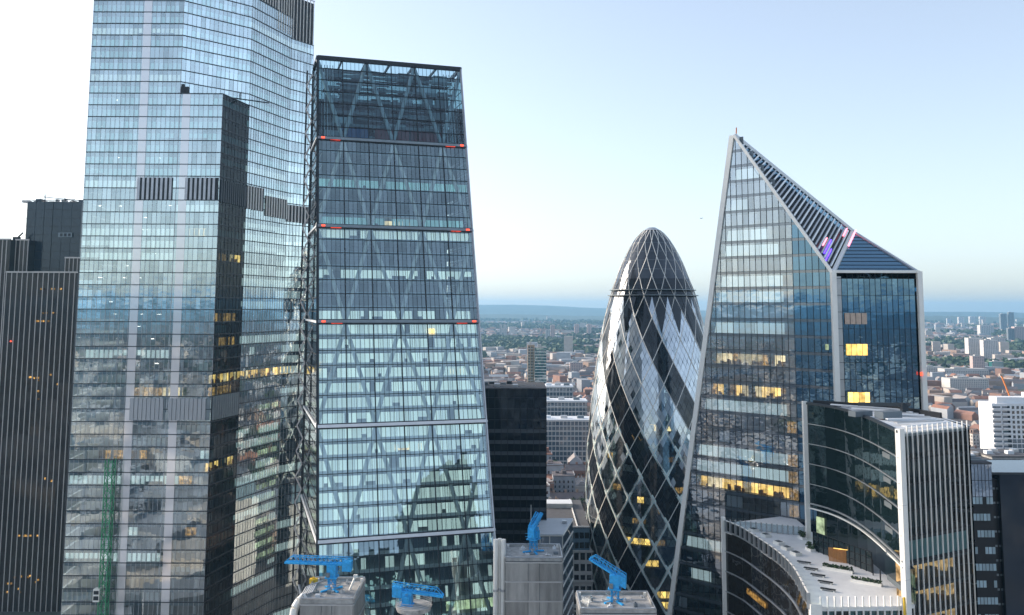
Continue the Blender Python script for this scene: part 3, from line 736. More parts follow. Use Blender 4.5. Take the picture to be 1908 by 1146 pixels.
def egg_tower():
    c = atY(1219, 780, 400); cx, cy = c.x, c.y
    t = thing('bullet_tower', 'bullet shaped glass tower with dark spiral bands and diamond panes', 'skyscraper', (cx, cy, 0))
    NA, ROW, NR = 144, 2.3, 64
    def P(a, j, off=0.0, z=None):
        z = j * ROW if z is None else z; ph = math.pi / 2 + math.pi * 2 * a / NA; r = egg_r(min(z, 178.2)) + off
        return Vector((cx + r * math.cos(ph), cy + r * math.sin(ph), z))
    groups = {}
    ztop = NR * ROW
    for j in range(-1, NR):
        for a in range(NA):
            if (a + j) % 2: continue
            s, q = a + j + 1, a - j - 1
            key = (s // 8, q // 8)
            g = groups.setdefault(key, (MB(), ((s % 24) < 8)))
            pts = [(a, j), (a + 1, j + 1), (a, j + 2), (a - 1, j + 1)]
            pts = [(aa, min(max(jj, 0), NR)) for aa, jj in pts]
            if j == -1: pts = pts[1:]
            if j == NR - 1: pts = [pts[0], pts[1], pts[3]]
            cc = sum((P(*x) for x in pts), Vector()) / len(pts)
            nrm = Vector((cc.x - cx, cc.y - cy, 0)).normalized()
            tu, tv = rng.gauss(0, .008), rng.gauss(0, .008); tan = Vector((-nrm.y, nrm.x, 0))
            f = []
            for x in pts:
                v = P(*x); d = v - cc; v = cc + d * .965
                f.append(v + nrm * (d.dot(tan) * tu + d.z * tv))
            teeth = (j > NR - 8 and ((s % 8) + (-q % 8)) > 0 and (s % 24) < 24)
            up = j >= NR - 6 - 3 * abs(((a % 8) - 4)) / 4 * 1.0
            dark = g[1]
            zc = cc.z; tt = min(1, max(0, (zc - 66) / 42))
            g[0].face(f, 1 if dark else (2 if rng.random() < tt * tt * (3 - 2 * tt) * .95 else 0), rng.random())
    for key, (mb, dark) in groups.items():
        mb.build('diamond_panel', [M['glass_egg'], M['glass_egg_dark'], M['glass_egg_pale']], t, 'stuff')
    # the backing grid between panes (dark frame sheet just inside)
    mb = MB()
    for k in range(18 * 2):
        pass
    # thin frames along every lattice line (joined: too fine to pick apart)
    for s in range(0, NA, 2):
        for j in range(0, NR, 4):
            for d in (1, -1):
                mb.bar(P(s, j, .02), P(s + 4 * d, j + 4, .02), .15, .10)
    mb.build('pane_frame', M['frame_dark'], t, 'stuff')
    for s in range(0, NA, 8):
        for d in (1, -1):
            mb = MB(); st = MB()
            for j in range(0, NR, 4):
                mb.bar(P(s + j * d, j, .10), P(s + (j + 4) * d, j + 4, .10), .30, .30)
                sm = (s + j * d + 2 * d + j + 2) if d > 0 else s
                if (sm % 24) < 8 and not (d < 0 and s % 24 == 0): continue
                o_ = .04 if j < 40 else -.22
                st.bar(P(s + j * d, j, o_), P(s + (j + 4) * d, j + 4, o_), 1.15, .12, up=(P(s + j * d, j) - Vector((cx, cy, j * ROW))))
            mb.build('spiral_rib', M['white_metal'], t); st.build('structure_tube', M['brace_teal'], t)
    # floors and core
    for k in range(1, 36):
        z = k * 4.14; r = egg_r(z) - 1.3; n = 48
        poly = [(cx + r * math.cos(2 * math.pi * i / n), cy + r * math.sin(2 * math.pi * i / n)) for i in range(n)]
        mb = MB(); mb.prism(poly, z - .5, z); mb.build('floor_slab', M['slab_dark'], t)
        if z < 145:
            r += .5
            for i in range(20):
                if rng.random() < (.25 if z > 85 else .06):
                    a0 = -math.pi + math.pi * i / 20; a1 = a0 + math.pi / 20 * .95; mb = MB(); rr = r - .3
                    mb.face([(cx + rr * math.cos(a), cy + rr * math.sin(a), zz) for a, zz in ((a0, z + .2), (a1, z + .2), (a1, z + 2.9), (a0, z + 2.9))], 0, rng.random())
                    mb.build('blind', M['blind'], t)
    n = 32; poly = [(cx + 13 * math.cos(2 * math.pi * i / n), cy + 13 * math.sin(2 * math.pi * i / n)) for i in range(n)]
    mb = MB(); mb.prism(poly, 0, 146); mb.build('core', M['core'], t)
    # lit rooms
    def spot(u, v, du, h, m, d=-2.2):
        for k in range(1):
            z = None
            # intersect the view ray with the shaft
            dr = ray(u, v); best = None
            tt = (cy - 32) / dr.y
            for i in range(400):
                p = CAM + dr * (tt + i * .1 / dr.y)
                if p.z > 0 and (p.x - cx) ** 2 + (p.y - cy) ** 2 < (egg_r(max(0, min(178, p.z))) + d) ** 2: best = p; break
            if best is None: return
            z = 4.14 * math.floor(best.z / 4.14) + .3; r = egg_r(z) + d; a = math.atan2(best.y - cy, best.x - cx); da = du * 400 / 1650 / r / 2
            nseg = max(1, int(du / 9)); mb = MB()
            for i in range(nseg):
                a0 = a - da + 2 * da * i / nseg; a1 = a - da + 2 * da * (i + .9) / nseg
                mb.face([(cx + r * math.cos(b), cy + r * math.sin(b), zz) for b, zz in ((a0, z), (a1, z), (a1, z + h), (a0, z + h))], 0, rng.random())
            mb.build('lit_room', M[m], t, 'stuff')
    for a in ((1170, 686, 22, 2.6, 'lit'), (1182, 726, 20, 2.6, 'lit'), (1170, 745, 12, 2.4, 'lit'), (1216, 791, 14, 2.6, 'lit'), (1186, 806, 26, 2.6, 'lit'), (1255, 850, 20, 2, 'lit_dim'),
              (1225, 890, 30, 2.3, 'lit_dim'), (1262, 912, 28, 2.4, 'lit_dim'), (1138, 845, 14, 2.4, 'lit_dim'), (1120, 810, 16, 2.4, 'lit_dim'), (1188, 972, 30, 2, 'lit_dim'),
              (1180, 1013, 60, 2.4, 'lit'), (1225, 1100, 50, 2.6, 'lit'), (1240, 1125, 20, 2.6, 'lit'), (1232, 1012, 16, 2.2, 'lit_dim'), (1160, 990, 14, 2, 'lit_dim'), (1260, 727, 18, 2, 'lit_pale'), (1205, 760, 16, 2.4, 'lit'), (1240, 945, 26, 2.4, 'lit_dim'), (1150, 900, 18, 2.4, 'lit_dim'), (1130, 930, 14, 2.4, 'lit_dim'), (1215, 1045, 24, 2.4, 'lit'), (1195, 925, 14, 2.4, 'lit'), (1250, 800, 16, 2.4, 'lit_pale')):
        spot(*a)
    # crown: dark collar, two rings, dome
    n = 72
    def band(name, z0, z1, m, steps, off=0.0, kind=None):
        mb = MB()
        for s in range(steps):
            za, zb = z0 + (z1 - z0) * s / steps, z0 + (z1 - z0) * (s + 1) / steps
            for i in range(n):
                q = [P(i * 2, 0, off, za), P(i * 2 + 2, 0, off, za), P(i * 2 + 2, 0, off, zb), P(i * 2, 0, off, zb)]
                mb.face(q, 0, rng.random())
        return mb.build(name, m, t, kind)
    band('collar', ztop - .1, 154.8, M['glass_egg_dark'], 3, -.1)
    for z, o in ((147.6, .9), (150.0, .7)):
        mb = MB()
        for i in range(n): mb.bar(P(i * 2, 0, o, z), P(i * 2 + 2, 0, o, z), 1.0, .3)
        mb.build('crown_ring', M['frame_grey'], t)
    band('dome_glazing', 154.8, 177.6, M['glass_dome'], 14, 0)
    mb = MB(); mb.tube((cx, cy, 176.9), (cx, cy, 178.3), 4.0, 1.6, 24); mb.build('dome_cap', M['silver'], t)
    # dome ribs: 18 each way, curving to the top
    for s in range(0, NA, 8):
        for d in (1, -1):
            mb = MB(); zs = [ztop + (176.9 - ztop) * (1 - (1 - i / 14) ** 1.25) for i in range(15)]
            for i in range(14):
                a0, a1 = s + d * 16 * i / 14, s + d * 16 * (i + 1) / 14
                mb.bar(P(a0, 0, .08, zs[i]), P(a1, 0, .08, zs[i + 1]), .20, .20)
            mb.build('dome_rib', M['white_metal'], t)
    for z in (159, 163, 167, 171):
        mb = MB()
        for i in range(n): mb.bar(P(i * 2, 0, .03, z), P(i * 2 + 2, 0, .03, z), .1, .1)
        mb.build('dome_hoop', M['frame_grey'], t)
    # dark teeth of the collar reaching down between the light panels
    for s in range(0, NA, 8):
        mb = MB(); o = .12
        if (s // 8) % 1 == 0:
            a, b2, b3 = P(s - 4 + NR % 8, NR, o), P(s + 4 + NR % 8, NR, o), P(s + NR % 8, NR - 7, o)
            m1 = P(s + NR % 8, NR, o)
            for i in range(7):
                w0, w1 = 4 * (1 - i / 7), 4 * (1 - (i + 1) / 7); sc = s + NR % 8
                A, B = P(sc - w0, NR - i, o), P(sc + w0, NR - i, o); C, D = P(sc + w1, NR - i - 1, o), P(sc - w1, NR - i - 1, o)
                mid0, mid1 = P(sc, NR - i, o), P(sc, NR - i - 1, o)
                mb.face([A, D, mid1, mid0], 0, .5); mb.face([mid0, mid1, C, B], 0, .5)
            mb.build('collar_tooth', M['glass_egg_dark'], t)
M['glass_dome'] = glass('dome glass', (.1, .1, .1), .07, .01, body=(.035, .04, .05))
M['glass_egg_pale'] = glass('pale diamond glass with blinds and sky sheen', (.1, .1, .1), .34, .01, rough=.05, body=(.46, .53, .58))  # pale body stands for blinds and the bright sky reflected higher up
egg_tower()

# ================================================================== angular blade tower with the slanted louvred roof
def blade_tower():
    YC = 240.0
    C = atY(1551, 508, YC)
    Uh = Vector((1.139, -1, 0)).normalized(); N = Uh.cross(Vector((0, 0, 1)))
    A = onplane(1368, 252, C, N); L1 = onplane(1252, 1146, C, N)
    D = atY(1712, 511, YC - 1.0); D.z = C.z
    B = atY(1588, 431, 268)
    t = thing('blade_tower', 'angular grey glass tower with pointed top, white edges and slanted louvred roof', 'skyscraper', (C.x, C.y + 10, 0))
    # left face coordinates: u measured from C leftwards is negative
    F = Face((C.x, C.y, 0), Uh, (0, 0, 1))
    uA = (A - C).dot(Uh); uL = (L1 - C).dot(Uh)
    uB = uA + (uL - uA) * (A.z / (A.z - L1.z))
    poly = [(uB, 0), (0, 0), (0, C.z), (uA, A.z)]
    SH = 4.49; PW = 1.85
    nst = int(A.z / SH) + 1
    cells = []
    lit_rows = {int(atY(1420, 655, 251).z / SH): 'lit_pale', int(atY(1420, 738, 254).z / SH): 'lit', int(atY(1420, 890, 259).z / SH): 'lit'}
    ncol = int(-uB / PW) + 1
    plain = MB(); count = 0
    for s in reversed(range(nst)):
        z = s * SH
        for i in range(ncol):
            u1 = -i * PW; u0 = u1 - PW
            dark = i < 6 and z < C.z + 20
            q = clip_rect(poly, u0, u1, z, z + SH)
            if len(q) < 3: continue
            big = 7.5 * SH < z < 40 * SH
            if count < 200:
                mb = MB()
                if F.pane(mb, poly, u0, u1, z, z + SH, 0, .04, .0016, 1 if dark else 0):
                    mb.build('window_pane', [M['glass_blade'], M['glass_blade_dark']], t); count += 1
            else: F.pane(plain, poly, u0, u1, z, z + SH, 0, .04, .0016, 1 if dark else 0)
        # slab and spandrel
        sp = span(poly, 1, min(z + .01, A.z - .5))
        if sp and sp[1] - sp[0] > 2 and z > 10:
            mb = MB(); a, b = F.p(sp[0] + .6, 0, -.5), F.p(sp[1] - (11.7 if z < C.z + 20 else .6), 0, -.5)
            if (b - a).dot(Uh) > 1:
                dp = 9.0 if z < C.z - 5 else max(.9, 6.0 * (A.z - z) / (A.z - C.z) * .6)
                a2, b2 = a - N * dp, b - N * dp
                mb.prism([a, b, b2, a2], z - .5, z + .05); mb.build('floor_slab', M['slab'], t)
                mb = MB(); mb.obox(F.p(sp[0] + .4, z - 1.25, -.35), Uh * ((b - a).dot(Uh) + .2), F.N * .12, Vector((0, 0, 1.3))); mb.build('spandrel', M['spandrel_dark'] if z < C.z - 5 else M['spandrel'], t)
                mb = MB(); mb.obox(Vector((a2.x, a2.y, z)) + N * .4, Uh * ((b - a).dot(Uh)), N * .2, Vector((0, 0, SH - .6))); mb.build('back_wall', M['core'], t)
                # blinds
                bl = MB(); u = sp[0] + 1.0; umax = sp[1] - (12.0 if z < C.z + 20 else .8)
                prob = rng.choice((.97, .97, .9)) if z > C.z - 14 else rng.choice((.03, .03, .1, .95))
                while u < umax - 1.2:
                    w = rng.choice((3.2, 4.85, 6.5))
                    if rng.random() < prob and s not in lit_rows:
                        q = clip_rect(poly, u, min(u + w, umax), z + .15, z + SH - 1.3)
                        if len(q) >= 3: bl.face([F.p(x, y, -.9) for x, y in q], 0, rng.random())
                    u += w + .15
                bl.build('blind', M['blind_lit'] if rng.random() < .75 else M['blind'], t, 'stuff')
                if s in lit_rows:
                    mb = MB(); n = 14; ln = (b - a).dot(Uh)
                    for i in range(n):
                        if rng.random() < .1: continue
                        x0 = sp[0] + 1 + (ln - 1) * i / n; x1 = x0 + (ln - 1) / n * .92
                        mb.face([F.p(x0, z + .2, -1.6), F.p(x1, z + .2, -1.6), F.p(x1, z + SH - 1.35, -1.6), F.p(x0, z + SH - 1.35, -1.6)], rng.choice((0, 0, 1, 2)), rng.random())
                    mb.build('lit_room', [M[lit_rows[s]], M['lit_pale'], M['lit_dim']], t, 'stuff'); fu = MB()
                    for i in range(26): fu.obox(F.p(rng.uniform(sp[0] + 1, sp[0] + ln - 1.5), z + .1, -1.5), Uh * rng.uniform(.3, 1.1), F.N * .4, Vector((0, 0, rng.uniform(.5, 1.7))))
                    fu.build('furniture', M['timber'], t, 'stuff')
                # tan curtain bay next to the dark strip
                if z < C.z - 2 and z > 60:
                    mb = MB(); ue = sp[1] - 11.7
                    mb.obox(F.p(ue - 2.6, z + .1, -.7), Uh * 2.6, F.N * .1, Vector((0, 0, SH - 1.4))); mb.build('curtain', M['lit_dim'] if z < 108 and rng.random() < .7 else M['tan'], t)
    plain.build('lower_glazing', [M['glass_blade'], M['glass_blade_dark']], t, 'stuff')
    for i in range(ncol):
        mb = MB(); F.vbar(mb, poly, -i * PW - .02, .10, .14, .07)
        mb.build('mullion', M['frame_black'], t)
    for s in range(1, nst):
        mb = MB(); F.hbar(mb, poly, s * SH - .4, .75, .05, .03); mb.build('floor_band', M['glass_band'], t)
    # right face
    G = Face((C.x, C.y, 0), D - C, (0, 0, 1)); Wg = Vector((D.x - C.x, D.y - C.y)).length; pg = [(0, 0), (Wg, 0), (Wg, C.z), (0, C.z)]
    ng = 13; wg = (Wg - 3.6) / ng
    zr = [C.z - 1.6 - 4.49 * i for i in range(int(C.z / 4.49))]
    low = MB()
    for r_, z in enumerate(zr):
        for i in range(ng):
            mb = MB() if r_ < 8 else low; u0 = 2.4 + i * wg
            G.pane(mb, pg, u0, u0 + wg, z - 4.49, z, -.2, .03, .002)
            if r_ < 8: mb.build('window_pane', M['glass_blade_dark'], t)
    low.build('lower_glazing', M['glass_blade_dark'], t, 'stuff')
    mb = MB(); mb.obox(G.p(0, 0, -.6), G.U * 2.3, G.N * .35, Vector((0, 0, C.z - 1))); mb.build('reveal', M['silver'], t)
    for (u, v, du) in ((1576, 648, 40), (1573, 590, 42), (1580, 738, 40)):
        p = atY(u, v + 14, YC); mb = MB(); w = du * YC / 1650
        for i in range(4): mb.face([(p.x + w * (i + .05) / 4, YC - .35, p.z), (p.x + w * (i + .95) / 4, YC - .35, p.z), (p.x + w * (i + .95) / 4, YC - .35, p.z + 3.0), (p.x + w * (i + .05) / 4, YC - .35, p.z + 3.0)], 0, rng.random())
        mb.build('lit_room', M['lit'] if v != 590 else M['tan'], t, 'stuff')
    for i in range(1, ng):
        mb = MB(); G.vbar(mb, pg, 2.4 + i * wg, .08, .1, -.1); mb.build('mullion', M['frame_black'], t)
    for z in zr:
        mb = MB(); G.hbar(mb, pg, z, .10, .1, -.12); mb.build('transom', M['frame_black'], t)
    # hidden sides: close the block
    E = V3(D, 0) + Vector((2, 24, 0)); Bk = V3(B, 0) + Vector((-8, 8, 0)); Lb = F.p(uB, 0)
    Et = Vector((E.x, E.y, C.z)); At = A
    mb = MB(); mb.face([V3(D, 0), E, Et, D]); mb.face([E, Lb - N * .3, At, B]); mb.face([E, B, Et]); mb.face([D, Et, B])
    mb.build('rear_wall', M['glass_blade_dark'], t)
    # dark liner behind the glazing
    # roof planes
    mb = MB(); dn = (B - A).cross(C - A).normalized(); dn = dn if dn.z > 0 else -dn
    mb.face([A - dn * 1.2, C - dn * 1.2, B - dn * 1.2]); mb.build('roof_deck', M['frame_black'], t)
    nl = 34
    for i in range(3, nl):
        q = i / nl; p0 = A + (C - A) * q; p1 = A + (B - A) * q; d = p1 - p0
        mb = MB(); mb.bar(p0 + d * .04, p0 + d * .93, .44, .8, up=dn); o = mb.build('roof_louvre', M['brace'] if i % 2 else M['silver'], t)
    for i, (q0, f0, f1) in enumerate(((30.5, .1, .45), (31.5, .0, .3), (32.5, .75, .95), (29.5, .2, .4))):
        q = q0 / nl; p0 = A + (C - A) * q; p1 = A + (B - A) * q; d = p1 - p0
        mb = MB(); mb.bar(p0 + d * f0 + dn * .2, p0 + d * f1 + dn * .2, .3, .4, up=dn); mb.build('tube_lamp', M['violet_lamp'] if i < 2 else M['pink_lamp'], t)
    mb = MB(); mb.face([C + dn * .0, D, B]); mb.build('roof_glass', M['glass_blade_dark'], t)
    d2 = (D - C).cross(B - C).normalized(); d2 = d2 if d2.z > 0 else -d2
    for i in range(1, 12):
        q = i / 12; p0 = C + (B - C) * q; p1 = D + (B - D) * q
        mb = MB(); mb.bar(p0 + d2 * .05, p1 + d2 * .05, .12, .12, up=d2); mb.build('roof_slat', M['frame_dark'], t)
    # white edges
    def edge(p, q, w, h, name='edge_trim', m='white_metal'):
        mb = MB(); mb.bar(p, q, w, h); mb.build(name, M[m], t)
    off = F.N * .35
    Lfoot = F.p(uB, 0)
    mb = MB(); dirL = (A - Lfoot).normalized(); side = -Uh
    mb.obox(Lfoot + Uh * .1 + F.N * .5, side * 1.5, -F.N * 1.6, A - Lfoot); mb.build('edge_trim', M['white_metal'], t)
    edge(A + off * .6, C + off * .6, .7, .8); edge(A + dn * .1, B + dn * .1, 1.0, .9, m='silver'); edge(C + Vector((0, -.5, .2)), V3(C, 0) + Vector((0, -.5, 0)), 1.35, 1.3)
    edge(C + Vector((0, -.2, .3)), D + Vector((0, -.2, .3)), .75, .75); edge(B + dn * .3, C + dn * .4, 1.1, .6); edge(B + dn * .5 + Vector((.7, 0, 0)), B + (C - B) * .4 + dn * .5 + Vector((.7, 0, 0)), .35, .3, 'tube_lamp', 'pink_lamp')
    edge(B, D, .9, .7, m='silver'); edge(D + Vector((0, -.2, .4)), V3(D, 0) + Vector((0, -.2, 0)), 1.25, 1.25)
    mb = MB(); p = atY(1717, 700, YC - 2); mb.box(p, .5, .4, .9); mb.build('marker_lamp', M['red_lamp'], t)
    mb = MB(); mb.bar(A + Vector((.6, 0, 0)), A + Vector((.7, 0, 2.3)), .3); o = mb.build('tip_mast', M['orange'], t)
    # stray lamp reflection on the edge, painted as a glowing box
    mb = MB(); p = atY(1541, 652, YC - 4); mb.box(p, .8, .3, 1.5); mb.build('lamp_reflection', M['lit_green'], t)
    return C, A
M['glass_band'] = glass('dark floor band', (.1, .1, .1), .18, .02, body=(.07, .085, .10))
blade_tower()

# ================================================================== stepped tower with concave dark glass faces and the roof terrace
def arc_tower():
    ZT, ZM, ZTER = 118.0, 93.3, 85.0
    def on(u, v, z): q = atZ(u, v, z); return Vector((q.x, q.y, 0))
    topc = [on(u, v, ZT) for u, v in ((1501, 752), (1544, 758), (1586, 768), (1622, 781), (1657, 797), (1673, 805))]
    def resample(pts, n):
        # smooth resample of a polyline (Catmull-Rom)
        out = []; m = len(pts) - 1
        for k in range(n + 1):
            x = m * k / n; i = min(int(x), m - 1); f = x - i
            p = [pts[max(i - 1, 0)], pts[i], pts[i + 1], pts[min(i + 2, m)]]
            out.append(.5 * ((2 * p[1]) + (p[2] - p[0]) * f + (2 * p[0] - 5 * p[1] + 4 * p[2] - p[3]) * f * f + (-p[0] + 3 * p[1] - 3 * p[2] + p[3]) * f ** 3))
        return out
    arc = resample(topc, 24)                     # far -> near
    col = arc[-1]; xr = atZ(1806, 792, ZT)
    t = thing('stepped_tower', 'dark concave glass tower with white fins and a white roof terrace step', 'office tower', (col.x, col.y, 0))
    near_r = Vector((xr.x, xr.y, 0))
    Z = Vector((0, 0, 1))
    # upper block: storeys of concave glass
    nst = 5; SH = (ZT - ZM) / nst
    left_n = lambda i: Vector((-(arc[i + 1] - arc[i]).y, (arc[i + 1] - arc[i]).x, 0)).normalized() * -1
    def arcwall(pts, z0, z1, name, m, off=0.0, per=None, tilt=.002, kind=None):
        for i in range(len(pts) - 1):
            a, b = pts[i], pts[i + 1]; d = (b - a).normalized(); nn = Vector((d.y, -d.x, 0)); nn = nn if nn.x < 0 else -nn
            mb = MB(); g = d * .02; ti = rng.gauss(0, tilt) * (z1 - z0)
            mb.face([a + g + Z * z0 + nn * off, b - g + Z * z0 + nn * off, b - g + Z * (z1 - .03) + nn * (off + ti), a + g + Z * (z1 - .03) + nn * (off + ti)], 0, rng.random())
            mb.build(name, m, t, kind)
    def arcbar(pts, z, w, h, name, m, off=0.0, parent=None):
        mb = MB()
        for i in range(len(pts) - 1):
            a, b = pts[i], pts[i + 1]; d = (b - a).normalized(); nn = Vector((d.y, -d.x, 0)); nn = nn if nn.x < 0 else -nn
            mb.bar(a + Z * z + nn * off - d * .05, b + Z * z + nn * off + d * .05, w, h)
        return mb.build(name, m, parent or t)
    half = arc[::2]
    for s in range(nst):
        arcwall(half, ZM + s * SH, ZM + (s + 1) * SH, 'glass_panel', M['glass_arc'])
        arcbar(arc, ZM + s * SH + (0 if s else .15), .3, .13 if s else .3, 'storey_line', M['silver'], .12)
    arcbar(arc, ZT + .1, .8, .5, 'parapet', M['frame_dark'], -.1)
    arcbar(arc, ZM - 1.0, .4, .3, 'storey_line', M['white_metal'], .1)
    arcwall(half, ZM - 1.2, ZM, 'glass_panel', M['glass_arc'], -.1)
    # recessed terrace storey of the upper block
    rec = [p + Vector((2.2, 0, 0)) for p in half]
    arcwall(rec, ZTER, ZM - 1.2, 'terrace_glazing', M['glass_arc'], 0)
    for i, (m) in ((0, 'lit_green'), (9, 'lit_pale'), (10, 'lit_green')):
        a, b = rec[i], rec[i + 1]; nn = Vector((-.4, 0, 0)); mb = MB()
        mb.face([a + nn + Z * (ZTER + .3), b + nn + Z * (ZTER + .3), b + nn + Z * (ZTER + 5.2), a + nn + Z * (ZTER + 5.2)], 0, .5); mb.build('lit_window', M[m], t)
    mb = MB(); mb.face([p + Z * (ZM - 1.25) for p in arc] + [p + Vector((2.3, 0, ZM - 1.25)) for p in reversed(arc)]); mb.build('soffit', M['frame_dark'], t)
    # front face with white fins
    G = Face(col, near_r - col, Z); Wg = (near_r - col).length; pg = [(0, 0), (Wg, 0), (Wg, ZT - .6), (0, ZT - .6)]
    nf = 13; fw = (Wg - 1.8) / nf
    for i in range(nf):
        for s in range(13):
            z = ZT - .6 - (s + 1) * SH
            if z < 30: continue
            mb = MB(); G.pane(mb, pg, 1.6 + i * fw, 1.6 + (i + 1) * fw, z, z + SH, -.7, .04, .002); mb.build('front_pane', M['glass_front'], t)
    for s in range(13):
        z = ZT - .6 - (s + 1) * SH
        mb = MB(); mb.prism([tuple(G.p(1.5, 0, -1.1)[:2]), tuple(G.p(Wg - .3, 0, -1.1)[:2]), tuple(G.p(Wg - .3, 0, -9)[:2]), tuple(G.p(6.5, 0, -9)[:2])], z - .9, z + .1); mb.build('floor_slab', M['slab_dark'], t)
        mb = MB(); mb.obox(G.p(4.2, z, -5), G.U * (Wg - 4.5), G.N * .2, Z * (SH - 1)); 
        lv = {4: 'teal', 5: 'lit_soft', 6: 'lit_soft', 7: 'lit_soft', 8: 'lit_soft'}.get(s)
        mb.build('back_wall', M['core'] if lv is None or lv == 'teal' else M[lv], t)
        if lv == 'teal':
            mb = MB(); mb.obox(G.p(1.8, z + .2, -1.3), G.U * (Wg - 2.4), G.N * .05, Z * (SH - 1.3)); mb.build('blind', M['blind_teal'], t)
        if lv and lv != 'teal':
            for q in range(9):
                mb = MB(); u = rng.uniform(4.5, Wg - 3); mb.obox(G.p(u, z + .1, -3.8), G.U * rng.uniform(.5, 2.0), G.N * .8, Z * rng.uniform(.8, 2.4)); mb.build('furniture', M[rng.choice(('core', 'timber', 'frame_dark', 'slab'))], t)
        mb = MB(); G.hbar(mb, pg, z, .25, .2, -.6); mb.build('transom', M['frame_black'], t)
    for i in range(nf + 1):
        mb = MB(); u = 1.7 + i * fw; mb.obox(G.p(u - .13, 20, -.55), G.U * .17, G.N * .24, Z * (ZT + (.9 if i else 0) - 20)); mb.build('fin', M['white_metal'], t)
    mb = MB(); mb.obox(G.p(-.1, 0, -.6), G.U * 1.45, G.N * 1.1, Z * (ZT + .6)); mb.build('corner_column', M['white_metal'], t)
    for z in (ZT - 14, ZT - 28, ZT - 42, ZT - 56):
        mb = MB(); mb.obox(G.p(-.12, z, -.62), G.U * 1.49, G.N * 1.14, Z * .06); mb.build('column_joint', M['silver'], t)
    mb = MB(); mb.obox(G.p(-.9, ZTER - 14, .3), G.U * .4, G.N * .3, Z * 16); mb.build('warning_strip', M['yellow'], t)
    mb = MB(); p = arc[0] + Vector((0, 0, 0)); mb.box((p.x - .3, p.y, ZTER - 1), 1.05, 1.05, ZT - ZTER + 1.6); mb.build('corner_column', M['white_metal'], t)
    # roof
    far_r = near_r + Vector((1, 34, 0)); poly = [p for p in reversed(arc)]
    rf = [tuple(G.p(.8, 0, -.9)[:2]), tuple(G.p(Wg - .2, 0, -.9)[:2]), (near_r.x + .8, near_r.y + 14), (near_r.x - 4, near_r.y + 30), (arc[0].x + 2, arc[0].y - .5)] + [(p.x + .4, p.y) for p in arc[2:-1]]
    mb = MB(); mb.prism(rf, ZT - 1.2, ZT - .3); mb.build('roof', M['roofwhite'], t)
    mb = MB(); wallp = [(near_r.x, near_r.y), (near_r.x + .9, near_r.y + 14), (near_r.x - 4, near_r.y + 30), (arc[0].x + 2, arc[0].y)]
    for a, b in zip(wallp[:-1], wallp[1:]): mb.face([(a[0], a[1], 0), (b[0], b[1], 0), (b[0], b[1], ZT), (a[0], a[1], ZT)])
    mb.build('rear_wall', M['glass_arc'], t)
    mb = MB()
    for a, b in zip(wallp[1:-1], wallp[2:]): mb.bar((a[0], a[1], ZT + .3), (b[0], b[1], ZT + .3), .5, 1.2)
    mb.build('rear_parapet', M['frame_black'], t)
    for i in range(9):                               # roof panels and plant
        f = i / 9; a = arc[3 + 2 * i]; mb = MB(); b = near_r + Vector((-1, 4 + (8 - i) * 2.6, 0))
        mb.bar(a + Vector((3, 0, ZT + .25)), (a + (b - a) * .9) + Z * (ZT + .25), 1.0, .25); mb.build('roof_panel', M['silver'] if i % 2 else M['roofwhite'], t)
    q = atZ(1655, 770, ZT + 1); mb = MB(); mb.box((q.x, q.y, ZT), 5.5, 2.6, 1.5, .4); mb.box((q.x - 5, q.y + 3, ZT), 5, 2.2, 1.2, .4); mb.build('roof_plant', M['core'], t, 'stuff')
    mb = MB(); q = atZ(1650, 768, ZT); mb.bar((q.x - 4, q.y + 6, ZT + 1.2), (q.x + 5, q.y - 2, ZT + 2.0), .6, .8); mb.box((q.x + 4, q.y - 1, ZT), 1.4, 1.4, 2.2); mb.build('cleaning_cradle', M['frame_dark'], t)
    # lower block under the terrace
    lowc = [on(u, v, ZTER + 2) for u, v in ((1349, 971), (1382, 984), (1417, 1006), (1453, 1031), (1481, 1059), (1502, 1096))]
    la = resample(lowc, 20); la.append(la[-1] + (la[-1] - la[-2]) * 2)
    end = la[-1]; G2p = Vector((end.x, end.y, 0))
    hl = la[::2] if la[::2][-1] is la[-1] else la[::2] + [la[-1]]
    sh2 = 5.0
    for s in range(9):
        z1 = ZTER - .4 - s * sh2
        arcwall(hl, z1 - sh2, z1, 'glass_panel', M['glass_low'])
        arcbar(la, z1, .35, .22, 'storey_line', M['silver'], .12)
    for i, p in enumerate(la):
        d = (la[min(i + 1, len(la) - 1)] - la[max(i - 1, 0)]).normalized(); nn = Vector((d.y, -d.x, 0)); nn = nn if nn.x < 0 else -nn
        mb = MB(); mb.obox(p + nn * .0 + Z * (ZTER - .3) - d * .1, nn * .7, d * .2, Z * 2.9); mb.build('parapet_fin', M['silver'], t)
    arcbar(la, ZTER + 1.0, .08, 2.3, 'parapet_glass', M['glass_rail'], .2); arcbar(la, ZTER + 2.4, .3, .15, 'parapet_rail', M['white_metal'], .3)
    for (u0, u1, s) in ((5, 9, 2), (9, 12, 4), (3, 5, 5)):
        a, b = la[u0], la[u1]; z = ZTER - .4 - s * sh2; mb = MB(); nn = Vector((-.25, -.1, 0))
        mb.face([a + nn + Z * (z - 2.6), b + nn + Z * (z - 2.6), b + nn + Z * (z - 1.2), a + nn + Z * (z - 1.2)], 0, .4); 
        mb.build('lit_window', M['lit_dim'], t)
    p = la[0]; mb = MB(); mb.box((p.x - .2, p.y, 0), 1.0, 1.0, ZTER + 3); mb.build('corner_column', M['white_metal'], t)
    p = la[-1]; mb = MB(); mb.box((p.x + .9, p.y, 0), 2.2, 1.2, ZTER + .6); mb.build('corner_column', M['white_metal'], t)
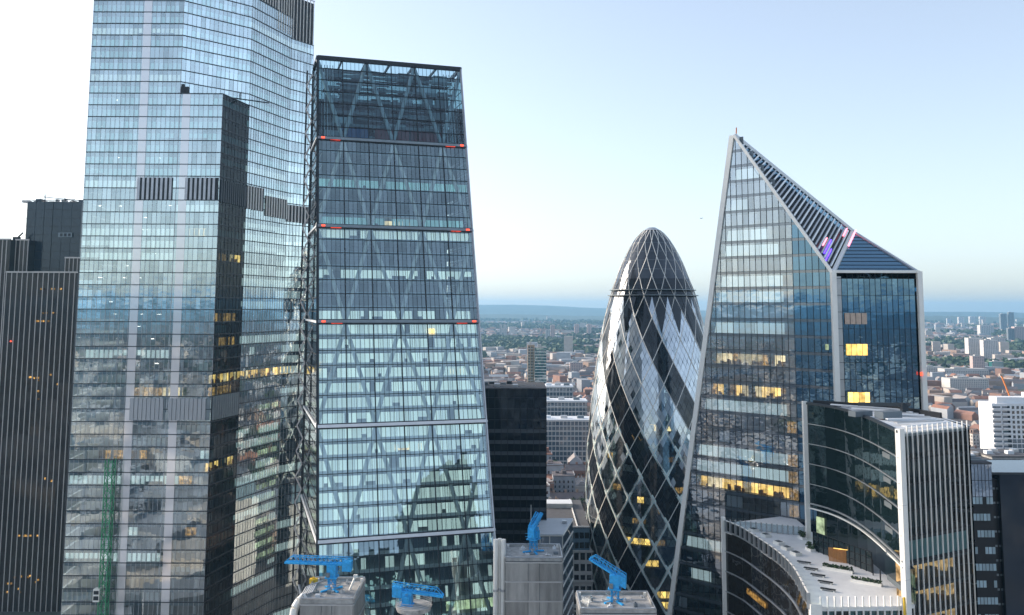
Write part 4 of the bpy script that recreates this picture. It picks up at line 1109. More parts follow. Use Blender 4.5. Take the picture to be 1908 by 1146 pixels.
    # terrace floor and the near end of the lower block
    ter = [tuple(p[:2]) for p in la] + [tuple((col + Vector((-.9, .3, 0)))[:2])] + [tuple((p + Vector((2.25, 0, 0)))[:2]) for p in reversed(arc[:-2])] + [(arc[0].x + 3, arc[0].y + 24), (la[0].x + 1, la[0].y + 6)]
    mb = MB(); mb.prism(ter, ZTER - .8, ZTER); mb.build('terrace_floor', M['paving'], t)
    mb = MB(); mb.face([(la[0].x, la[0].y, 0), (la[0].x + 1, la[0].y + 6, 0), (la[0].x + 1, la[0].y + 6, ZTER), (la[0].x, la[0].y, ZTER)]); mb.build('rear_wall', M['glass_arc'], t)
    E0 = Vector((end.x + 2.0, end.y - .2, 0)); E1 = col + Vector((-1.0, .2, 0)); K = Face(E0, E1 - E0, Z); Wk = (E1 - E0).length; pk = [(0, 0), (Wk, 0), (Wk, ZTER), (0, ZTER)]
    nk = 11; kw = Wk / nk
    for i in range(nk):
        for s in range(4):
            z = ZTER - .35 - (s + 1) * 4.2; mb = MB(); K.pane(mb, pk, i * kw, (i + 1) * kw, z, z + 4.2, -.5, .05, .002); mb.build('front_pane', M['glass_front'], t)
    for s in range(4):
        z = ZTER - .35 - (s + 1) * 4.2
        mb = MB(); mb.prism([tuple(K.p(.1, 0, -.9)[:2]), tuple(K.p(Wk, 0, -.9)[:2]), tuple(K.p(Wk, 0, -8)[:2]), tuple(K.p(.1, 0, -8)[:2])], z - .5, z); mb.build('floor_slab', M['slab_dark'], t)
        for i in range(nk):
            if rng.random() < .75:
                mb = MB(); hh = rng.uniform(.8, 2.2); mb.obox(K.p(i * kw + .15, z + 3.6 - hh, -.8), K.U * (kw - .3), K.N * .05, Z * hh); mb.build('blind', M['blind_teal'], t)
    mb = MB(); mb.obox(K.p(0, 20, -4), K.U * Wk, K.N * .3, Z * (ZTER - 22)); mb.build('back_wall', M['core'], t)
    mb = MB(); K.hbar(mb, pk, ZTER - .18, .3, .3, -.3); mb.build('fascia', M['white_metal'], t)
    for i in range(nk + 1):
        mb = MB(); mb.obox(K.p(i * kw - .12, 40, -.5), K.U * .22, K.N * .45, Z * (ZTER + 1.9 - 40)); mb.build('fin', M['white_metal'], t)
    e0, e1 = Vector((la[0].x + 1, la[0].y + 6, 0)), Vector((arc[0].x + 3, arc[0].y + 24, 0)); f0 = la[0] + Vector((.5, 1.0, 0)); f1 = arc[0] + Vector((-.8, 1.5, 0)); n = 15
    for i in range(n + 1):
        p = f0 + (f1 - f0) * i / n; mb = MB(); mb.box((p.x, p.y, ZTER), .25, .6, 2.3); mb.build('parapet_fin', M['silver'], t)
    mb = MB(); mb.bar(f0 + Z * (ZTER + 1.1), f1 + Z * (ZTER + 1.1), .08, 2.0); mb.build('parapet_glass', M['glass_rail'], t)
    # terrace furniture
    ref = Vector((0, 1, 0))
    for k, (u, v) in enumerate(((1404, 990), (1427, 1000), (1451, 1014), (1466, 1024), (1483, 1034))):
        q = atZ(u, v, ZTER); s = thing('skylight', ['farthest', 'second', 'third', 'fourth', 'nearest'][k] + ' of the five white boxed skylights along the terrace edge', 'skylight', (q.x, q.y, ZTER), 'terrace skylights')
        mb = MB(); mb.box((q.x, q.y, ZTER), 1.8, 2.2, .7, .35); mb.build('kerb', M['white_metal'], s)
        mb = MB(); mb.box((q.x, q.y, ZTER + .7), 1.25, 1.6, .06, .35); mb.build('pane', M['frame_dark'], s)
    for k, (u, v) in enumerate(((1498, 1050), (1511, 1062), (1524, 1074), (1538, 1087), (1543, 1101))):
        q = atZ(u, v, ZTER); s = thing('bench', ['farthest', 'second', 'third', 'fourth', 'nearest'][k] + ' of the five dark slatted benches on the white terrace', 'bench', (q.x, q.y, ZTER), 'terrace benches')
        mb = MB(); mb.box((q.x, q.y, ZTER + .32), 3.0, .8, .12, -.55); mb.build('seat', M['frame_black'], s)
        for e in (-1.2, 1.2):
            mb = MB(); mb.box((q.x + e * math.cos(-.55), q.y + e * math.sin(-.55), ZTER), .25, .7, .32, -.55); mb.build('leg', M['white_metal'], s)
    def hedge(u, v, L, W, H, rot, label, hm='hedge'):
        q = atZ(u, v, ZTER); s = thing('planter', label, 'planter', (q.x, q.y, ZTER))
        mb = MB(); mb.box((q.x, q.y, ZTER), L, W, .6, rot); mb.build('trough', M['white_metal'], s)
        mb = MB(); r2 = random.Random(int(u)); ca, sa = math.cos(rot), math.sin(rot)
        for i in range(int(160 * L * W / 4)):
            x, y, z = r2.uniform(-L / 2 + .1, L / 2 - .1), r2.uniform(-W / 2 + .1, W / 2 - .1), r2.uniform(.5, .6 + H) ; d = Vector((r2.gauss(0, 1), r2.gauss(0, 1), r2.gauss(0, 1))).normalized(); e = d.orthogonal().normalized(); f = d.cross(e)
            p = Vector((q.x + ca * x - sa * y, q.y + sa * x + ca * y, ZTER + z)); k = r2.uniform(.12, .28)
            mb.face([p - e * k - f * k * .6, p + e * k - f * k * .6, p + e * k + f * k * .6, p - e * k + f * k * .6], 0, r2.random())
        mb.build('foliage', M['leaf'], s, 'stuff')
    hedge(1495, 1004, 2.6, 1.2, 1.2, 1.7, 'far white planter with clipped green shrub near the corner column')
    hedge(1510, 1026, 2.6, 1.3, 1.3, 1.75, 'nearer white planter with round green shrub beside the black cage')
    hedge(1561, 1064, 6.5, 1.0, .6, -.62, 'low planter of dry grasses along the lit timber box')
    hedge(1615, 1088, 6.0, 1.0, .5, -.62, 'long planter with low green hedge close to the front fins')
    q = atZ(1566, 1048, ZTER); s = thing('timber_hut', 'small warm lit timber enclosure on the white terrace', 'hut', (q.x, q.y, ZTER))
    for i in range(16):
        mb = MB(); mb.box((q.x + (i - 8) * .30 * .85, q.y - (i - 8) * .30 * .5, ZTER), .22, .14, 3.0); mb.build('board', M['timber'], s)
    mb = MB(); mb.box((q.x + .1, q.y - .45, ZTER + 2.95), 3.4, .14, .14, -.53); mb.build('lamp', M['lit'], s)
    q = atZ(1590, 1040, ZTER); s = thing('black_screen', 'black framed glass pavilion under the dark concave facade', 'pavilion', (q.x, q.y, ZTER))
    rot = -.55; ca, sa = math.cos(rot), math.sin(rot); q0 = atZ(1516, 1026, ZTER); q1 = atZ(1625, 1068, ZTER); dd = (q1 - q0); n = 11
    for i in range(n + 1):
        p = q0 + dd * i / n; mb = MB(); mb.bar(p, p + Z * 4.4, .2); mb.build('post', M['frame_black'], s)
        if i < n:
            p2 = q0 + dd * (i + 1) / n; mb = MB(); mb.face([p + Z * .1, p2 + Z * .1, p2 + Z * 4.3, p + Z * 4.3]); mb.build('pane', M['glass_arc'], s)
    for h in (1.5, 3.0, 4.4):
        mb = MB(); mb.bar(q0 + Z * h, q1 + Z * h, .14); mb.build('rail', M['frame_black'], s)
    for k, (u, v) in enumerate(((1641, 1092), (1627, 1072))):
        q = atZ(u, v, ZTER); mb = MB(); mb.tube(q, q + Z * 3.2, .13, n=8); tag(mb.build('bollard_post', M['frame_black']), ('nearer' if k == 0 else 'farther') + ' slim black post standing on the terrace beside the hedge', 'post')
M['glass_front'] = glass('smoked front glass', (.44, .52, .53), .05, .02, ior=1.3)
M['glass_low'] = glass('bronze dark glass', (.1, .1, .1), .05, .03, body=(.020, .018, .016))
arc_tower()

# ================================================================== dark finned tower at the far left
def fin_tower():
    Y = 430.0
    P = lambda u, v, y=Y: atY(u, v, y)
    t = thing('finned_tower', 'dark tower with close pale vertical fins at the left edge', 'skyscraper', (P(60, 600).x, Y + 20, 0))
    def block(x0, x1, z1, y0, dep, gm, fins, step):
        mb = MB(); n = int(z1 / 4); 
        for s in range(n):
            za, zb = z1 * s / n, z1 * (s + 1) / n; k = max(1, int((x1 - x0) / 6))
            for i in range(k):
                a, b = x0 + (x1 - x0) * i / k, x0 + (x1 - x0) * (i + 1) / k; ti = rng.gauss(0, .01)
                mb.face([(a, y0, za), (b, y0, za), (b, y0 + ti, zb), (a, y0 + ti, zb)], 0, rng.random())
        mb.build('glazing', gm, t, 'stuff')
        mb = MB(); mb.obox((x0, y0 + .2, 0), (x1 - x0, 0, 0), (0, dep, 0), (0, 0, z1)); mb.build('shaft', M['frame_black'], t)
        for x in frange(x0 + .2, x1, step):
            mb = MB(); mb.obox((x - .17, y0 - .26, 0), (.34, 0, 0), (0, .3, 0), (0, 0, z1 + .6)); mb.build('fin', M['fin'], t)
        mb = MB(); mb.obox((x0 - .1, y0 - .5, z1 - .1), (x1 - x0 + .2, 0, 0), (0, .9, 0), (0, 0, .7)); mb.build('coping', M['fin'], t)
    x0, x1 = P(12, 508).x, P(144, 508).x
    block(x0, x1, P(80, 508).z, Y, 30, M['glass_fin'], True, 2.55)
    block(x0 - 30, x0, P(20, 446).z, Y + 2, 30, M['glass_fin'], True, 2.0)
    block(x0 + .3, P(42, 446).x, P(30, 446).z, Y + 6, 20, M['glass_fin'], True, 2.0)
    block(P(112, 480).x, P(146, 480).x, P(120, 480).z, Y + 5, 22, M['glass_fin'], True, 2.0)
    # lit specks
    for k in range(46):
        u, v = rng.choice(((rng.uniform(60, 118), 540), (rng.uniform(62, 110), 600), (rng.uniform(65, 110), 585), (rng.uniform(50, 110), rng.uniform(690, 750)), (rng.uniform(40, 110), rng.uniform(800, 930)), (rng.uniform(0, 75), rng.uniform(1070, 1110)), (rng.uniform(0, 60), 1105), (rng.uniform(30, 70), 1000)))
        p = P(u, v); mb = MB(); w = rng.uniform(.5, 1.3); mb.face([(p.x, Y - .08, p.z), (p.x + w, Y - .08, p.z), (p.x + w, Y - .08, p.z + .9), (p.x, Y - .08, p.z + .9)], 0, rng.random()); mb.build('lit_window', M['lit_dim'], t)
    mb = MB(); p = P(22, 637); mb.box((p.x, Y - .9, p.z), .6, .3, .6); mb.build('marker_lamp', M['red_lamp'], t)
    mb = MB(); p = P(14, 446); mb.bar((p.x - 1, Y + 8, p.z), (p.x + 3, Y + 8, p.z + 4), .6); mb.box((p.x, Y + 8, p.z), 3, 2, 1.8); mb.build('cleaning_cradle', M['frame_black'], t)
    # dark upper shaft, a thing of its own
    ys = Y + 12; t2 = thing('dark_shaft', 'plain dark blue faceted tower top with roof rigging behind the finned tower', 'tower', (P(95, 450, ys).x, ys + 10, 0))
    a, b, c, d = P(42, 380, ys + 2), P(52, 378, ys), P(100, 375, ys - 1), P(152, 385, ys + 1.5); zt = P(95, 376, ys).z
    plan = [(a.x, a.y + 3), (b.x, b.y), (c.x, c.y), (d.x, d.y), (d.x, d.y + 25), (a.x, a.y + 25)]
    mb = MB(); mb.prism(plan, 100, zt); mb.build('shaft', M['glass_shaft'], t2)
    for k in range(8):
        mb = MB(); z = zt - 4 - k * 4.2
        for p, q in zip(plan[:3], plan[1:4]): mb.bar((p[0], p[1] - .05, z), (q[0], q[1] - .05, z), .1, .2)
        mb.build('panel_joint', M['frame_black'], t2)
    for f in (.0, .33, .66, 1.0):
        for (p, q) in ((plan[1], plan[2]), (plan[2], plan[3])):
            mb = MB(); x, y = p[0] + (q[0] - p[0]) * f, p[1] + (q[1] - p[1]) * f - .06; mb.bar((x, y, 100), (x, y, zt), .2, .12); mb.build('panel_seam', M['frame_dark'], t2)
    mb = MB(); q = P(112, 442, ys - .6); mb.box((q.x + 2.5, q.y, q.z), 6.8, .3, 2.3); w = mb.build('vent_frame', M['frame_grey'], t2)
    for k in range(3):
        mb = MB(); mb.box((q.x + .6 + k * 2.0, q.y - .18, q.z + .4), 1.3, .1, 1.5); mb.build('vent', M['frame_black'], w)
    r2 = random.Random(4)
    for k in range(16):
        x = a.x + (d.x - a.x) * r2.random(); mb = MB(); h = r2.uniform(.6, 1.8); mb.box((x, ys + r2.uniform(3, 9), zt), r2.uniform(1, 4), 2, h); mb.build('roof_plant', M[r2.choice(('fin', 'core', 'tan'))], t2)
    for (u0, v0, u1, v1) in ((82, 367, 150, 374), (60, 374, 140, 372), (84, 362, 84, 376), (75, 355, 75, 376), (120, 370, 152, 378)):
        p, q = P(u0, v0, ys + 2), P(u1, v1, ys + 2); mb = MB(); mb.bar(p, q, .35 if u0 != 75 else .15); mb.build('roof_rail', M['frame_dark'], t2)
M['glass_shaft'] = glass('blue black panel', (.1, .1, .1), .05, .02, rough=.08, body=(.010, .022, .038))
fin_tower()

# ================================================================== plain black tower behind the wedge
def black_tower():
    Y = 332.0; x0, x1 = atY(880, 800, Y).x - 6, atY(1018, 800, Y).x; zt = atY(960, 724, Y).z
    t = thing('black_tower', 'plain black glass slab tower between the wedge and the bullet tower', 'office tower', ((x0 + x1) / 2, Y + 14, 0))
    n, nst = 14, 28; w = (x1 - x0) / n; sh = zt / nst
    F = Face((x0, Y, 0), (1, 0, 0), (0, 0, 1)); poly = [(0, 0), (x1 - x0, 0), (x1 - x0, zt), (0, zt)]
    for s in range(nst):
        for i in range(n):
            mb = MB(); plain = s >= nst - 3
            if s < 4: continue
            F.pane(mb, poly, i * w, (i + 1) * w, s * sh + (1.3 if not plain else 0), (s + 1) * sh, 0, .03, .0025); mb.build('window_pane', M['glass_black'], t)
        mb = MB(); F.hbar(mb, poly, s * sh + .65, 1.3 if s < nst - 3 else .1, .2, -.04); mb.build('spandrel', M['spandrel_black'], t)
    for i in range(n + 1):
        mb = MB(); F.vbar(mb, poly, min(max(i * w, .1), x1 - x0 - .1), .16, .22, .1); mb.build('mullion', M['frame_black'], t)
    mb = MB(); mb.obox((x0 + .1, Y + .3, 0), (x1 - x0 - .2, 0, 0), (0, 27, 0), (0, 0, zt - .3)); mb.build('shaft', M['frame_black'], t)
    mb = MB(); mb.obox((x1 - .05, Y + .2, 0), (.15, 0, 0), (0, 27.2, 0), (0, 0, zt)); mb.build('side_wall', M['glass_black'], t)
    mb = MB(); mb.obox((x0, Y, zt - .25), (x1 - x0 + .1, 0, 0), (0, 27.5, 0), (0, 0, .35)); rf = mb.build('roof', M['roofdark'], t)
    for k in range(7):
        mb = MB(); mb.box((x0 + 8 + k * 2.3, Y + 8 + (k % 3) * 6, zt + .1), 2.0, 3, .8 + .3 * (k % 2)); mb.build('roof_plant', M[('roofwhite', 'core', 'frame_dark')[k % 3]], t)
    mb = MB(); mb.bar((x0 + 12, Y + 6, zt + .8), (x1 - 4, Y + 3, zt + .8), .3); mb.build('roof_rail', M['fin'], t)
M['spandrel_black'] = mat('black spandrel', (.085, .095, .11), .4, 0, .2)
black_tower()

# ================================================================== service towers with blue roof cranes in the foreground
def lattice_crane(base, h_col, rot, boom_f, boom_b, tilt, label, legs=True, scale=1.0):
    """box-column crane: base legs, lattice neck, cabin, truss boom with counterweight"""
    c = Vector(base); t = thing('roof_crane', label, 'crane', c)
    m = M['crane_blue']; ca, sa = math.cos(rot), math.sin(rot)
    def W(x, y, z): return c + Vector((ca * x - sa * y, sa * x + ca * y, z)) * scale
    def BX(name, x, y, z, sx, sy, sz, mm=m):
        mb = MB(); mb.box(W(x, y, z), sx * scale, sy * scale, sz * scale, rot); return mb.build(name, mm, t)
    if legs:
        for sx in (-1, 1):
            for sy in (-1, 1):
                mb = MB(); mb.bar(W(sx * .5, sy * .5, .32), W(sx * 2.1, sy * 2.1, .2), .5 * scale, .34 * scale); mb.build('foot', m, t)
        for k in range(4):
            x, y = ((-.75, -.75), (.75, -.75), (.75, .75), (-.75, .75))[k]; x2, y2 = ((-.75, -.75), (.75, -.75), (.75, .75), (-.75, .75))[(k + 1) % 4]
            mb = MB(); mb.bar(W(x, y, .5), W(x, y, h_col), .24 * scale); mb.build('neck_post', m, t)
            mb = MB(); mb.bar(W(x, y, .8), W(x2, y2, h_col), .14 * scale); mb.bar(W(x2, y2, .8), W(x, y, h_col), .14 * scale); mb.build('neck_brace', m, t, 'stuff')
        ring = MB(); n = 20
        for z in (1.2, 1.9):
            for i in range(n):
                a0, a1 = 2 * math.pi * i / n, 2 * math.pi * (i + 1) / n; ring.bar(W(2.1 * math.cos(a0), 2.1 * math.sin(a0), z), W(2.1 * math.cos(a1), 2.1 * math.sin(a1), z), .08 * scale)
        ring.build('guard_rail', M['frame_grey'], t)
    BX('turntable', 0, 0, h_col, 2.9, 2.9, .3)
    BX('column_box', 0, 0, h_col + .3, 2.2, 2.2, 2.9)
    BX('side_box', .1, -1.3, h_col + .5, 1.3, .5, 1.9)
    zb = h_col + 3.2; 
    def bp(x, y, z): return W(x * math.cos(tilt) - z * math.sin(tilt) * 0, y, zb + x * math.sin(tilt) + z)
    hgt = 1.5
    for y in (-.7, .7):
        mb = MB(); mb.bar(bp(-boom_b, y, 0), bp(boom_f, y, 0), .34 * scale, .42 * scale); mb.build('boom_chord', m, t)
        mb = MB(); mb.bar(bp(-boom_b, y, hgt), bp(boom_f - 1.6, y, hgt), .16 * scale); mb.bar(bp(boom_f - 1.6, y, hgt), bp(boom_f, y, .1), .16 * scale); mb.build('boom_rail', m, t)
        n = int((boom_f + boom_b) / 1.1); mb = MB()
        for i in range(n):
            x0 = -boom_b + (boom_f - 1.6 + boom_b) * i / n; x1 = -boom_b + (boom_f - 1.6 + boom_b) * (i + 1) / n
            mb.bar(bp(x0, y, 0), bp(x0, y, hgt), .1 * scale); mb.bar(bp(x0, y, 0), bp(x1, y, hgt), .1 * scale)
        mb.build('boom_lattice', m, t, 'stuff')
    mb = MB(); mb.face([bp(-boom_b, -.7, .05), bp(boom_f, -.7, .05), bp(boom_f, .7, .05), bp(-boom_b, .7, .05)]); mb.build('boom_deck', m, t)
    mb = MB(); x = -boom_b + 1.1; mb.obox(bp(x - 1.1, -.95, -1.5), bp(x + 1.1, -.95, -1.5) - bp(x - 1.1, -.95, -1.5), bp(x - 1.1, .95, -1.5) - bp(x - 1.1, -.95, -1.5), Vector((0, 0, 2.3)) * scale); mb.build('counterweight', m, t)
    for z in (.9, 1.7):
        mb = MB(); mb.bar(W(-1.6, -1.6, h_col + z), W(-1.6, 1.6, h_col + z), .08 * scale); mb.bar(W(-1.6, -1.6, h_col + z), W(-.9, -1.6, h_col + z), .08 * scale); mb.build('platform_rail', m, t)
    mb = MB(); hk = bp(boom_f * .7, 0, 0); mb.tube(hk, hk - Vector((0, 0, 1.6 * scale)), .05, n=5); mb.box(hk - Vector((0, 0, 2.0 * scale)), .35, .35, .45); mb.build('hook_line', M['frame_black'], t)
    mb = MB(); mb.tube(bp(-boom_b + .5, 0, hgt + .1), bp(boom_f - .3, 0, .5), .05, n=5); mb.tube(bp(0, .3, hgt + .3), bp(boom_f * .6, .3, hgt * .3), .04, n=5); mb.build('cable', M['frame_black'], t, 'stuff')
    mb = MB()
    for k in range(9): mb.bar(W(-.3, -1.15, h_col + .4 + k * .3), W(.3, -1.15, h_col + .4 + k * .3), .06)
    mb.build('ladder', M['frame_grey'], t, 'stuff')
    BX('motor_box', .7, 1.3, h_col + .4, .9, .5, 1.0, M['frame_grey'])
    return t
def service_tower(x0, x1, y0, y1, zt, label, rows=3, cols=3, parapet=.7):
    t = thing('service_tower', label, 'tower', ((x0 + x1) / 2, (y0 + y1) / 2, 0))
    mb = MB(); mb.obox((x0 + .1, y0 + .1, 0), (x1 - x0 - .2, 0, 0), (0, y1 - y0 - .2, 0), (0, 0, zt - .2)); mb.build('shaft', M['core'], t)
    mb = MB(); mb.obox((x0 + .2, y0 + .2, zt - .2), (x1 - x0 - .4, 0, 0), (0, y1 - y0 - .4, 0), (0, 0, .25)); mb.build('roof_deck', M['roofgrey'], t)
    for (a, b) in (((x0, y0), (x1, y0)), ((x1, y0), (x1, y1)), ((x1, y1), (x0, y1)), ((x0, y1), (x0, y0))):
        mb = MB(); mb.bar((*a, zt + .2), (*b, zt + .2), .5, parapet); mb.build('parapet', M['concrete'], t)
        mb = MB(); mb.tube((*a, zt + parapet * .5 + .4), (*b, zt + parapet * .5 + .4), .12, n=6); mb.build('parapet_rail', M['silver'], t)
    rh = 4.6; faces = (((x0, y0), (x1, y0), (0, -1)), ((x1, y0), (x1, y1), (1, 0)), ((x0, y1), (x0, y0), (-1, 0)))
    for (a, b, nn) in faces:
        A, B, nv = Vector((*a, 0)), Vector((*b, 0)), Vector((*nn, 0)); L = (B - A).length; n = cols if nn[0] == 0 else max(1, int(cols * .6)); 
        for r in range(8):
            z1 = zt - .6 - r * rh; z0 = z1 - rh + .22
            if z0 < 1: break
            xs = [0, .40, .60, 1.0] if n == 3 else [i / n for i in range(n + 1)]
            for i in range(len(xs) - 1):
                p = A + (B - A) * xs[i]; q = A + (B - A) * xs[i + 1]; d = (q - p).normalized(); mb = MB(); val = rng.random()
                mb.obox(p + d * .06 + Vector((0, 0, z0)), q - p - d * .12, nv * .10, Vector((0, 0, z1 - z0)), 0, val)
                for u in frange(.3, (q - p).length - .2, .42): mb.obox(p + d * u + Vector((0, 0, z0)) + nv * .1, d * .14, nv * .05, Vector((0, 0, z1 - z0)), 0, val)
                mb.build('ribbed_panel', M['panel'], t)
            mb = MB(); mb.bar(A + nv * .12 + Vector((0, 0, z1 + .1)), B + nv * .12 + Vector((0, 0, z1 + .1)), .3, .3); mb.build('joint_beam', M['silver'], t)
    r3 = random.Random(int(abs(x0) * 10))
    for k in range(7):
        x, y = r3.uniform(x0 + 1.2, x1 - 1.2), r3.uniform(y0 + 1.2, y1 - 1.2); mb = MB(); hh = r3.uniform(.25, .9); mb.box((x, y, zt + .05), r3.uniform(.4, 1.4), r3.uniform(.4, 1.1), hh, r3.choice((0, .1)))
        if k % 2: mb.tube((x, y, zt + hh), (x, y, zt + hh + .4), .18, n=8)
        mb.build('roof_vent', M[r3.choice(('silver', 'core', 'frame_grey', 'roofwhite'))], t)
    for k in range(4):
        y = r3.uniform(y0 + .8, y1 - .8); mb = MB(); xa, xb = sorted((r3.uniform(x0 + .8, x1 - .8), r3.uniform(x0 + .8, x1 - .8))); mb.tube((xa, y, zt + .22), (xb, y, zt + .22), .08, n=6); mb.tube((xb, y, zt + .22), (xb, min(y + 2.2, y1 - .6), zt + .22), .08, n=6); mb.build('roof_pipe', M['silver'], t)
    for k in range(3):
        x = x0 + (x1 - x0) * (k + .5) / 3; mb = MB(); mb.face([(x - 1.1, y0 + .9, zt + .062), (x + 1.1, y0 + .9, zt + .062), (x + 1.1, y1 - .9, zt + .062), (x - 1.1, y1 - .9, zt + .062)]); mb.build('roof_walkway', M['concrete'], t)
    for (x, y) in ((x0 + .5, y0 + .6), (x1 - .5, y0 + .6), (x0 + .6, y1 - .6), (x1 - .6, y1 - .6)):
        mb = MB(); mb.box((x, y, zt), .6, .6, .7); mb.build('davit_base', M['white_metal'], t)
    return t
def foreground():
    # centre box tower
    z = 80.0; a = atZ(942, 1044, z); b = atZ(1048, 1046, z); back = atZ(1000, 1019, z).y
    service_tower(a.x, b.x, a.y, back, z, 'grey ribbed steel service tower with small roof crane in front of the black tower')
    q = atZ(994, 1030, z)
    lattice_crane((q.x, q.y + .5, z + .05), 3.3, R(62), 5.0, 1.9, R(34), 'blue roof crane pointing away on the grey box tower in the centre', scale=.95)
    tpole = MB(); p = Vector((q.x - .6, q.y + 1.6, z)); tpole.tube(p, p + Vector((0, 0, 11.5)), .16, .08, 8); tag(tpole.build('roof_pole', M['silver']), 'thin pale pole rising behind the blue crane in the centre', 'pole')
    # white pipes beside it
    for k, u in enumerate((924, 931, 938)):
        p = atY(u, 1005, 228); mb = MB(); mb.tube((p.x, 228 + (k % 2) * .8, 0), (p.x, 228 + (k % 2) * .8, p.z), .62 if k != 1 else .5, n=14)
        t = thing('flue_pipe', ['left', 'middle', 'right'][k] + ' of three tall white flue pipes beside the grey box tower', 'pipe', (p.x, 228, 0), 'white flue pipes'); mb.build('tube', M['white_metal'], t, smooth=False)
        for z1 in frange(20, p.z, 13.0):
            mb = MB(); mb.tube((p.x, 228 + (k % 2) * .8, z1), (p.x, 228 + (k % 2) * .8, z1 + .5), .78, n=14); mb.build('collar', M['silver'], t)
    # left box tower
    z = 79.0; a = atZ(560, 1122, z); b = atZ(656, 1126, z); back = atZ(610, 1082, z).y
    service_tower(a.x, b.x, a.y, back, z, 'grey box service tower with blue crane in front of the wedge tower', 3, 3, .9)
    q = atZ(618, 1100, z)
    lattice_crane((q.x, q.y, z + .05), 3.0, R(177), 11.6, 4.8, R(1), 'large blue roof crane with long level boom over the left grey tower', scale=.92)
    mb = MB(); p = atZ(584, 1089, z); mb.box((p.x, p.y, z + .3), 1.7, 1.2, 1.0); mb.box((p.x, p.y, z + 1.3), .5, .4, .3); tag(mb.build('winch_box', M['yellow']), 'small yellow winch box on the left grey tower roof', 'winch')
    t = thing('exhaust_pipe', 'fat pale pipe elbow bending down beside the left grey tower', 'pipe', (a.x - 1, a.y, 0)); mb = MB(); pts = [(a.x - 1.7, a.y + 1, 20), (a.x - 1.7, a.y + 1, z - 3), (a.x - 1.5, a.y + 1.2, z - 1.6), (a.x - .8, a.y + 2, z - .4), (a.x + .2, a.y + 3, z + .4)]
    for p, q2 in zip(pts[:-1], pts[1:]): mb.tube(p, q2, .85, n=14)
    mb.build('tube', M['white_metal'], t)
    for k in range(6):
        mb = MB(); x = a.x - .4 + k * .35
        for (p, q2) in (((x, a.y + 2 + k * .5, z + .6), (x + .8, a.y + 3.2 + k * .5, z + 2.2)), ((x + .8, a.y + 3.2 + k * .5, z + 2.2), (x + 2.0, a.y + 4 + k * .5, z + 2.6))): mb.tube(p, q2, .09, n=6)
        mb.build('hose', M['silver'], t)
    mb = MB(); p = atZ(651, 1100, z); mb.bar(p, p + Vector((1.2, .6, 3.0)), .35); mb.box(p + Vector((1.2, .6, 2.6)), .9, .6, .6); tag(mb.build('roof_floodlight', M['white_metal']), 'white tilted lamp arm at the right corner of the left grey tower', 'lamp')
    # round-topped stair tower with crane
    z = 79.0; q = atZ(771, 1127, z); t = thing('round_stair_tower', 'pale round capped stair tower carrying a blue crane, bottom centre', 'tower', (q.x, q.y, 0))
    mb = MB(); mb.tube((q.x, q.y, 0), (q.x, q.y, z - 1), 1.9, n=20); mb.build('shaft', M['concrete'], t)
    mb = MB(); mb.tube((q.x, q.y, z - 1), (q.x, q.y, z), 3.6, 3.9, 28); mb.build('cap', M['roofgrey'], t)
    for k in range(3):
        mb = MB(); n = 28
        for i in range(n):
            a0, a1 = 2 * math.pi * i / n, 2 * math.pi * (i + 1) / n; zz = z + .35 + k * .4; mb.bar((q.x + 3.8 * math.cos(a0), q.y + 3.8 * math.sin(a0), zz), (q.x + 3.8 * math.cos(a1), q.y + 3.8 * math.sin(a1), zz), .09)
        mb.build('guard_rail', M['silver'], t)
    lattice_crane((q.x - 1.4, q.y, z + .02), -.2, R(-4), 8.4, 3.4, R(-6), 'small blue roof crane on the round stair tower, boom to the right', legs=False, scale=.93)
    # right box tower
    z = 79.0; a = atZ(1082, 1140, z); b = atZ(1222, 1142, z); back = atZ(1150, 1108, z).y
    service_tower(a.x, b.x, a.y, back, z, 'pale flat roofed service tower with blue crane at the foot of the bullet tower', 3, 3, .7)
    q = atZ(1146, 1122, z)
    lattice_crane((q.x, q.y, z + .05), 2.9, R(165), 6.6, 2.9, R(28), 'blue roof crane with raised boom at the foot of the bullet tower', scale=.94)
    mb = MB(); p = atZ(1087, 1128, z)
    for k in range(5): mb.bar((p.x + k * .2, p.y + .8 - k * .5, z), (p.x - .2 + k * .35, p.y + 1.2 - k * .5, z + 1.6), .2); mb.bar((p.x - .6 + k * .2, p.y + .8 - k * .5, z + .6), (p.x + .9 + k * .2, p.y + .8 - k * .5, z + 1.2), .15)
    tag(mb.build('folded_cradle', M['white_metal']), 'folded white maintenance cradle on the left edge of the right crane roof', 'cradle')
foreground()

